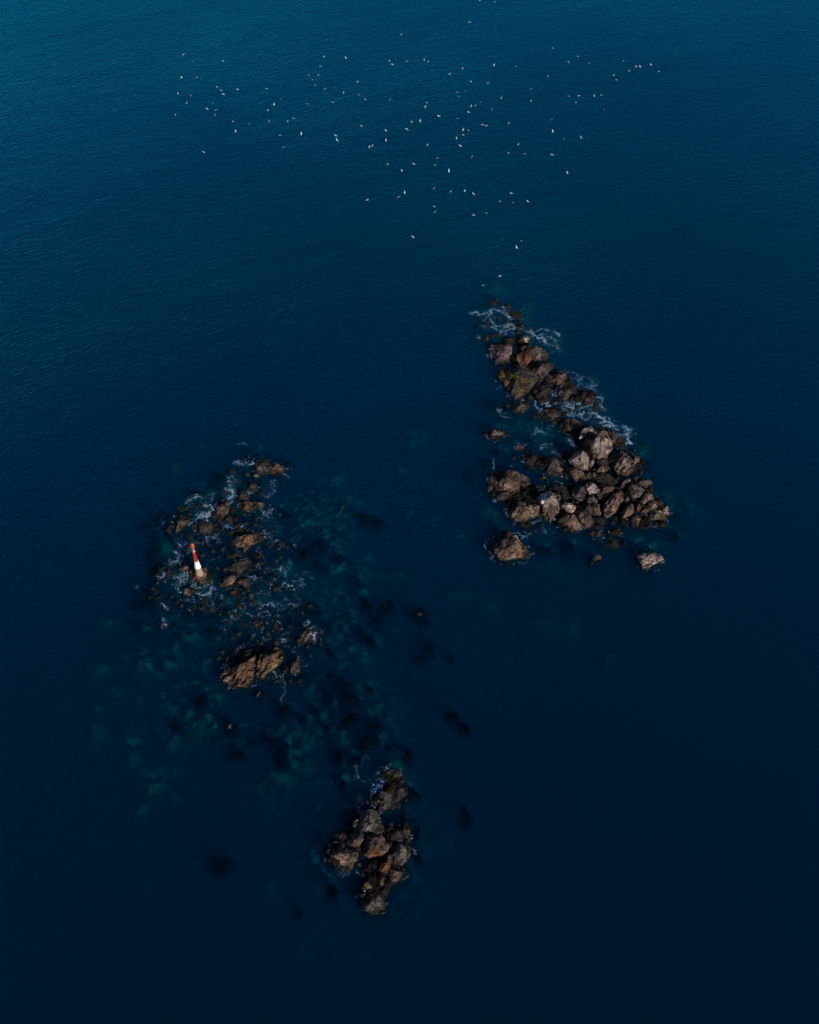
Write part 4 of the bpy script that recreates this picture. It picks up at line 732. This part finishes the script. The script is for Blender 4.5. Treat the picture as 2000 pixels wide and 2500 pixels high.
AREA = '''C 300 100 150 1|C 560 220 110 1|C 850 420 120 .9|C 180 60 100 1|B 1040 650 90 .5|A 1090 790 130 .6|A 1150 900 80 .6|A 560 700 90 .7|A 560 600 100 .5|A 420 500 90 .6|A 220 770 60 .7|A 1500 1330 130 .7|A 1620 1450 90 .9
B 900 450 130 .4|B 1180 1080 80 .6|B 540 230 60 .5|B 1000 1600 80 .4|B 1000 150 100 .6|A 1100 1500 100 .6|D 800 740 90 1.3|D 1030 560 80 1.3|D 1030 430 60 .8|D 560 1080 80 1|D 560 1200 60 .9|D 690 640 70 1|D 560 1390 80 .9|D 1430 500 70 .8
D 1340 780 90 .9|D 1370 950 60 .8|D 830 1490 90 .8|D 980 890 60 .8|D 1150 280 90 .5|D 1600 330 40 .7|D 820 1000 60 .7|D 390 1350 70 .6|D 380 870 60 .4|D 1240 1400 70 .6|D 860 1200 70 .5|D 1320 1180 70 .5|D 1300 1320 80 .5|D 1230 250 80 .5
D 1330 1600 110 .5|D 1100 1650 130 .4|D 900 1600 130 .4|D 640 1680 110 .4|E 940 990 70 .6|E 1480 1060 60 .7|E 980 720 90 .5|E 1300 480 160 .45|E 1000 480 120 .35|E 1200 350 110 .35|E 700 780 80 .5|E 1130 1000 90 .4|E 600 870 120 .3|E 350 720 80 .5|E 700 200 80 .5|E 1200 700 140 .3
F 900 380 110 1|F 1060 270 90 .9|F 590 260 60 .5|F 590 670 60 .6|F 600 1450 60 .5|F 450 1800 50 .4|F 700 560 60 .5|F 1180 300 70 .4|F 680 90 60 .5|F 380 1030 60 .5|E 1350 960 60 .9|E 1260 1280 50 .6
C 560 1720 110 .3|C 1130 1750 110 .35|C 960 1640 80 .35|A 280 640 80 .5|D 700 1050 90 .6|D 900 1000 80 .5|D 1150 870 80 .6|D 1450 760 70 .5|D 480 1250 60 .7|D 640 1560 90 .6|D 1500 1250 90 .45|D 1600 1450 100 .45|D 1420 1020 60 .6|A 950 1350 90 .6|A 1000 1600 70 .6|A 740 1560 60 .5|E 860 660 90 .5|E 1080 760 80 .5|E 560 1030 80 .35|D 1180 640 60 .6|D 1300 250 60 .4'''
MILK = '''A 1100 790 150 .9|A 1150 920 90 .8|A 600 650 180 .5|A 780 500 80 .35|A 330 500 130 .3|A 1530 1330 140 .7|A 1650 1500 100 .7|C 300 100 170 .8|C 600 220 130 .7|C 880 420 130 .8|C 1040 620 60 .5|B 900 450 200 .45|B 1050 640 120 .4|D 800 740 130 .5|D 1030 540 120 .6
D 1050 430 80 .6|D 560 1120 120 .5|D 560 1390 120 .6|D 400 1100 100 .3|D 1400 520 100 .4|D 1370 900 120 .35|D 830 1500 130 .4|D 640 640 90 .4|F 900 350 160 .4|F 1080 150 120 .35|F 560 660 120 .35|E 1300 500 250 .25|E 1000 700 250 .25|E 600 850 250 .22|F 1250 320 90 .3|B 1000 1620 120 .3|B 1180 1080 100 .3|D 1200 1650 220 .25|F 580 1450 70 .3'''
def parse(s):
    for ln in s.replace('\n', '|').split('|'):
        a = ln.split()
        if a: yield a[0], [float(q) for q in a[1:]]
strands, areas, milks = [], [], []
for c, v in parse(STR):
    pp = [P(*px(c, v[i], v[i+1]))[:2] for i in range(1, len(v), 2)]
    strands.append((v[0], np.array(pp)))
for src, dst in ((AREA, areas), (MILK, milks)):
    for c, v in parse(src):
        q = P(*px(c, v[0], v[1]))
        q2 = P(*[k for k in px(c, v[0]+v[2], v[1])])
        dst.append((q[0], q[1], abs(q2[0]-q[0]), v[3]))
def foam(x0, y0, x1, y1, label, step=0.27):
    a = P(x0, y1); b = P(x1, y0); c = P(x0, y0); d = P(x1, y1)
    X0, X1 = min(a[0], c[0]), max(b[0], d[0]); Y0, Y1 = a[1], b[1]
    nx, ny = int((X1-X0)/step), int((Y1-Y0)/step)
    gx, gy = np.meshgrid(np.linspace(X0, X1, nx), np.linspace(Y0, Y1, ny))
    wx = gx + fbm(gx*.25, gy*.25, 1, 4, .6)*1.1 ; wy = gy + fbm(gx*.25+70, gy*.25, 6, 4, .6)*1.1
    st = np.zeros_like(gx); ar = np.zeros_like(gx); mk = np.zeros_like(gx)
    for w, pts in strands:
        if pts[:, 0].max() < X0 or pts[:, 0].min() > X1 or pts[:, 1].max() < Y0 or pts[:, 1].min() > Y1: continue
        lo, hi = pts.min(0)-5, pts.max(0)+5
        m = (gx > lo[0]) & (gx < hi[0]) & (gy > lo[1]) & (gy < hi[1])
        qx, qy = wx[m], wy[m]; best = np.full(qx.shape, 1e9)
        for p, q in zip(pts[:-1], pts[1:]):
            e = q-p; t = np.clip(((qx-p[0])*e[0]+(qy-p[1])*e[1])/max(e@e, 1e-6), 0, 1)
            best = np.minimum(best, (qx-p[0]-t*e[0])**2+(qy-p[1]-t*e[1])**2)
        s = {1: .20, 2: .27, 3: .45}[int(w)]
        k = {1: .45, 2: .85, 3: 1.1}[int(w)]
        st[m] = np.maximum(st[m], k*np.exp(-best/s**2)); ar[m] = np.maximum(ar[m], .5*k*np.exp(-best/1.6**2))
        mk[m] = np.maximum(mk[m], .35*k*np.exp(-best/1.8**2))
    for src, dst in ((areas, ar), (milks, mk)):
        for cx, cy, r, k in src:
            if cx < X0-30 or cx > X1+30 or cy < Y0-30 or cy > Y1+30: continue
            dst += k*np.exp(-1.3*((wx-cx)**2+((wy-cy)*.8)**2)/r**2)*(1-np.clip(dst, 0, 1)*.6)
    # thin lines of foam where the sea meets each rock
    for cx, cy, R, h, zb in RI:
        if zb > .9 or cx < X0 or cx > X1 or cy < Y0 or cy > Y1: continue
        d = np.hypot(wx-cx, wy-cy)/R
        ar += .42*np.exp(-((d-1.15)/.25)**2)
    tot = np.maximum.reduce([st, ar, mk]) > .03
    V = np.c_[gx.ravel(), gy.ravel(), np.full(gx.size, .05)]
    Fc = []
    jj, ii = np.nonzero(tot[:-1, :-1] | tot[1:, 1:] | tot[1:, :-1] | tot[:-1, 1:])
    k = jj*nx+ii
    used = np.unique(np.concatenate([k, k+1, k+nx+1, k+nx])); remap = np.full(gx.size, -1); remap[used] = np.arange(len(used))
    Fc = np.stack([remap[k], remap[k+1], remap[k+nx+1], remap[k+nx]], 1).tolist()
    o = mesh_obj('foam', V[used], Fc, M_FOAM, attrs={'strand': st.ravel()[used], 'area': np.clip(ar, 0, 1.6).ravel()[used], 'milk': np.clip(mk, 0, 1).ravel()[used]})
    tag(o, label, 'foam', kind='stuff')
foam(1130, 720, 1640, 1400, 'white and blue foam washing round the large boulder reef')
foam(340, 1060, 830, 1740, 'speckled blue and white foam among the rocks around the beacon')
foam(800, 1830, 1040, 2230, 'thin white foam lines on the lower small reef')

# ------------------------------------------------------------------ beacon
def lathe(name, prof, mat, parent, n=32, smooth=True):
    V, Fc = [], []
    for r, z in prof:
        for j in range(n): V.append((r*math.cos(2*math.pi*j/n), r*math.sin(2*math.pi*j/n), z))
    for k in range(len(prof)-1):
        for j in range(n): Fc.append((k*n+j, k*n+(j+1) % n, (k+1)*n+(j+1) % n, (k+1)*n+j))
    Fc.append(tuple(range(n))[::-1]); Fc.append(tuple((len(prof)-1)*n+j for j in range(n)))
    o = mesh_obj(name, V, Fc, mat, smooth=smooth); o.parent = parent
    if smooth:
        md = o.modifiers.new('edge', 'EDGE_SPLIT'); md.split_angle = math.radians(35)
    return o
def bars(name, segs, r, mat, parent, n=8):
    V, Fc = [], []
    for a, b in segs:
        a, b = Vector(a), Vector(b); d = (b-a).normalized(); u = d.orthogonal().normalized(); v = d.cross(u); s = len(V)
        for p in (a, b):
            for j in range(n): V.append(p + (u*math.cos(2*math.pi*j/n)+v*math.sin(2*math.pi*j/n))*r)
        for j in range(n): Fc.append((s+j, s+(j+1) % n, s+n+(j+1) % n, s+n+j))
        Fc.append(tuple(s+j for j in range(n))[::-1]); Fc.append(tuple(s+n+j for j in range(n)))
    o = mesh_obj(name, V, Fc, mat, smooth=False); o.parent = parent; return o
def masonry():
    k = NT('masonry'); tc = k.n('ShaderNodeTexCoord'); geo = k.n('ShaderNodeNewGeometry')
    sep = k.n('ShaderNodeSeparateXYZ'); k.l(tc.outputs['Object'], sep.inputs[0])
    an = k.math('MULTIPLY', k.math('ARCTAN2', sep.outputs['Y'], sep.outputs['X']), 1.35)
    cb = k.n('ShaderNodeCombineXYZ'); k.l(an, cb.inputs[0]); k.l(sep.outputs['Z'], cb.inputs[1])
    br = k.n('ShaderNodeTexBrick'); k.l(cb.outputs[0], br.inputs['Vector']); br.inputs['Scale'].default_value = 1.0
    br.inputs['Brick Width'].default_value = .55; br.inputs['Row Height'].default_value = .34; br.inputs['Mortar Size'].default_value = .02
    br.inputs['Color1'].default_value = (.42, .33, .22, 1); br.inputs['Color2'].default_value = (.30, .23, .15, 1); br.inputs['Mortar'].default_value = (.16, .13, .10, 1)
    n = k.noise(geo.outputs['Position'], 1.2, 5, .7)
    c = k.mix(k.mapr(n, .42, .68, 0, .55), br.outputs['Color'], (.14, .10, .07))
    p = k.n('ShaderNodeBsdfPrincipled'); k.l(c, p.inputs['Base Color']); p.inputs['Roughness'].default_value = .9
    k.l(k.bump(br.outputs['Fac'], -.6, .06), p.inputs['Normal']); k.l(p.outputs[0], k.out.inputs['Surface']); return k.m
M_MAS = masonry()
M_WHITE = plain('white_paint', (.82, .80, .78), .5, .10)
M_RED = plain('red_paint', (.42, .008, .012), .45, .25)
M_RED2 = plain('bright_red_paint', (.62, .045, .03), .45, .15)
M_PINK = plain('faded_paint', (.70, .36, .32), .5, .2)
M_LAMP = plain('lamp_glass', (.75, .62, .55), .2, .1)
BZ = 2.4
bx, by, _ = P(486.4, 1398, BZ)
beacon = bpy.data.objects.new('beacon', None); SC.collection.objects.link(beacon); beacon.location = (bx, by, BZ)
tag(beacon, 'slim beacon with stone base, white tower, red column and red lantern cage on its rock', 'beacon')
lathe('plinth', [(1.62, -1.4), (1.58, .35), (1.50, .42)], M_MAS, beacon)
lathe('masonry_base', [(1.38, .42), (1.30, 4.2)], M_MAS, beacon)
wt = lathe('white_tower', [(1.34, 4.2), (1.34, 4.35), (1.27, 4.5), (.86, 8.1), (.80, 8.25)], M_WHITE, beacon)
rc = lathe('red_column', [(.66, 8.25), (.62, 8.6), (.40, 14.6)], M_RED, beacon)
bars('ladder', [((-.52, -.46, 8.4), (-.36, -.30, 14.5)), ((-.68, -.20, 8.4), (-.50, -.12, 14.5))] +
     [((-.52+.16*t, -.46+.16*t, 8.4+6.1*t), (-.68+.18*t, -.20+.08*t, 8.4+6.1*t)) for t in [q/15 for q in range(1, 15)]], .03, M_PINK, rc)
pf = lathe('platform', [(.30, 14.6), (.56, 14.75), (.56, 15.0), (.3, 15.05)], M_PINK, beacon)
lathe('mast', [(.18, 15.05), (.16, 17.9)], M_PINK, beacon, 16)
cage = lathe('lantern_deck', [(.2, 17.75), (.82, 17.95), (.86, 18.05), (.80, 18.1)], M_RED2, beacon)
seg = []
for k in range(12):
    a, a2 = 2*math.pi*k/12, 2*math.pi*(k+1)/12
    for z in (18.4, 18.8, 19.2): seg.append(((.81*math.cos(a), .81*math.sin(a), z), (.81*math.cos(a2), .81*math.sin(a2), z)))
    seg.append(((.81*math.cos(a), .81*math.sin(a), 18.0), (.81*math.cos(a), .81*math.sin(a), 19.2)))
bars('railing', seg, .06, M_RED2, cage)
drum = lathe('lantern_drum', [(.40, 18.1), (.40, 18.8), (.34, 18.85)], M_RED2, beacon, 20)
lathe('lamp', [(.24, 18.85), (.24, 19.25), (.16, 19.4), (.04, 19.46)], M_LAMP, beacon, 16)
pn = mesh_obj('solar_panel', [(-.60, -.50, 18.3), (-.1, -.86, 18.3), (-.1, -.70, 18.9), (-.60, -.34, 18.9), (-.57, -.46, 18.3), (-.07, -.82, 18.3), (-.07, -.66, 18.9), (-.57, -.30, 18.9)],
     [(0, 1, 2, 3), (7, 6, 5, 4), (0, 4, 5, 1), (1, 5, 6, 2), (2, 6, 7, 3), (3, 7, 4, 0)], M_PINK, smooth=False); pn.parent = beacon

# ------------------------------------------------------------------ gulls
def gull_mat():
    k = NT('gull_plumage'); tc = k.n('ShaderNodeTexCoord'); sep = k.n('ShaderNodeSeparateXYZ'); k.l(tc.outputs['Object'], sep.inputs[0])
    ax = k.math('ABSOLUTE', sep.outputs['X'])
    c = k.mix(k.mapr(ax, .10, .22, 0, 1), (.70, .84, 1.0), (.55, .68, .84))
    c = k.mix(k.mapr(ax, .66, .72), c, (.10, .10, .11))
    p = k.n('ShaderNodeBsdfPrincipled'); k.l(c, p.inputs['Base Color']); p.inputs['Roughness'].default_value = .7
    k.l(p.outputs[0], k.out.inputs['Surface']); return k.m
M_GULL = gull_mat()
def gull_mesh(inner, outer, sweep_in, sweep_out):
    """one continuous body lofted from wingtip to wingtip; nose towards +Y"""
    st = []
    x1, x2 = .36, .78
    def z(x):
        a = abs(x)
        return math.tan(inner)*min(max(a-.06, 0), x1-.06) + math.tan(outer)*max(a-x1, 0)
    def sy(x):
        a = abs(x); return sweep_in*min(a, x1)/x1 + sweep_out*max(a-x1, 0)/(x2-x1)
    for x, y0, y1, t in [(.78, -.02, .02, .006), (.62, -.08, .05, .012), (.36, -.12, .08, .02), (.16, -.12, .10, .03), (.10, -.14, .12, .045),
                         (.065, -.24, .17, .075), (.035, -.31, .25, .085), (0, -.33, .31, .09)]:
        st.append((x, y0, y1, t))
    full = [(-x, a, b, t) for x, a, b, t in st[:-1]] + [(x, a, b, t) for x, a, b, t in st[::-1]]
    V, Fc, n = [], [], 10
    for x, y0, y1, t in full:
        for j in range(n):
            a = 2*math.pi*j/n
            V.append((x, (y0+y1)/2+(y1-y0)/2*math.cos(a)+sy(x), z(x)+t*math.sin(a)*(.6+.4*math.cos(a))))
    for k in range(len(full)-1):
        for j in range(n): Fc.append((k*n+j, k*n+(j+1) % n, (k+1)*n+(j+1) % n, (k+1)*n+j))
    Fc.append(tuple(range(n))[::-1]); Fc.append(tuple((len(full)-1)*n+j for j in range(n)))
    return V, Fc
POSES = [gull_mesh(*a) for a in ((.15, -.1, .06, -.22), (.55, .1, .08, -.20), (.9, .5, .06, -.15), (-.2, -.5, .06, -.20), (.35, -.45, .12, -.30), (0, 0, .05, -.12))]
GP = {
'J': '207 142 300 213 624 214 1688 165 1644 262 186 382 349 382 1527 361 1628 356 1566 411 1594 466 559 481 606 521 778 508 1084 505 1698 510 627 560 148 558 282 576 243 653 516 652 455 712 545 726 1228 610 1162 674 1514 660 1098 725 122 773 542 780 727 847 899 873 1104 851 1304 843 1366 815 756 948 1226 993 1447 981 1262 1122 419 1168',
'K': '195 183 649 205 682 245 833 213 1018 196 1057 221 1097 312 1286 350 1422 291 313 431 1509 426 1692 444 168 542 1366 538 1453 524 1379 584 327 568 397 613 657 614 51 645 1045 647 1030 692 1616 641 1557 678 1512 686 1486 751 1169 790 1366 815 975 839 880 858 361 900 613 940 832 927 1632 882 1670 892 1428 933 1484 945 1432 992 86 995 99 1040 613 1049 1358 1027 440 1112 470 1102 1048 1101 1396 1104 1156 1232 1520 1219',
'L': '584 69 827 146 735 198 935 212 25 232 236 242 1262 189 1385 243 1422 243 1526 225 1318 284 1602 291 1168 324 1195 372 543 340 380 461 93 548 380 571 738 528 840 522 984 525 1050 515 809 589 1081 656 5 655 575 754 162 791 587 861 690 937 857 921 255 996 163 1071 320 1079 580 1088 725 1258',
'M': '295 126 487 123 396 174 644 130 745 176 636 300 758 325 862 320 925 342 1205 338 417 334 372 366 143 386 1125 401 1218 408 1326 396 635 433 640 477 1020 486 923 500 478 658 1278 692 1245 740 1119 949 998 1018',
'N': '1172 3 1330 18 1062 233 343 368'}
g_protos = []
gr = random.Random(31)
cnt = 0
for c, s in GP.items():
    v = [float(q) for q in s.split()]
    for i in range(0, len(v), 2):
        x, y = px(c, v[i], v[i+1])
        pose = gr.choice([0, 0, 1, 1, 2, 3, 4, 4, 5])
        z = gr.uniform(8, 45)
        if len(g_protos) < len(POSES) and all(p[0] != pose for p in g_protos):
            V, Fc = POSES[pose]; o = mesh_obj('gull', V, Fc, M_GULL); g_protos.append((pose, o))
        else:
            src = [p[1] for p in g_protos if p[0] == pose] or [g_protos[0][1]]
            o = src[0].copy(); SC.collection.objects.link(o)
        o.location = P(x, y, z)
        o.rotation_euler = Euler((gr.uniform(-.2, .3), gr.uniform(-.7, .7), gr.uniform(0, 2*math.pi)))
        k = gr.uniform(1.05, 1.4)*(1.12 if y > 260 else 1.0); o.scale = (k, k, k)
        tag(o, spot('white gull in flight', x, y), 'gull', 'gulls flying over the open sea')
        cnt += 1
print('gulls', cnt, 'rocks', len(ROCKS))
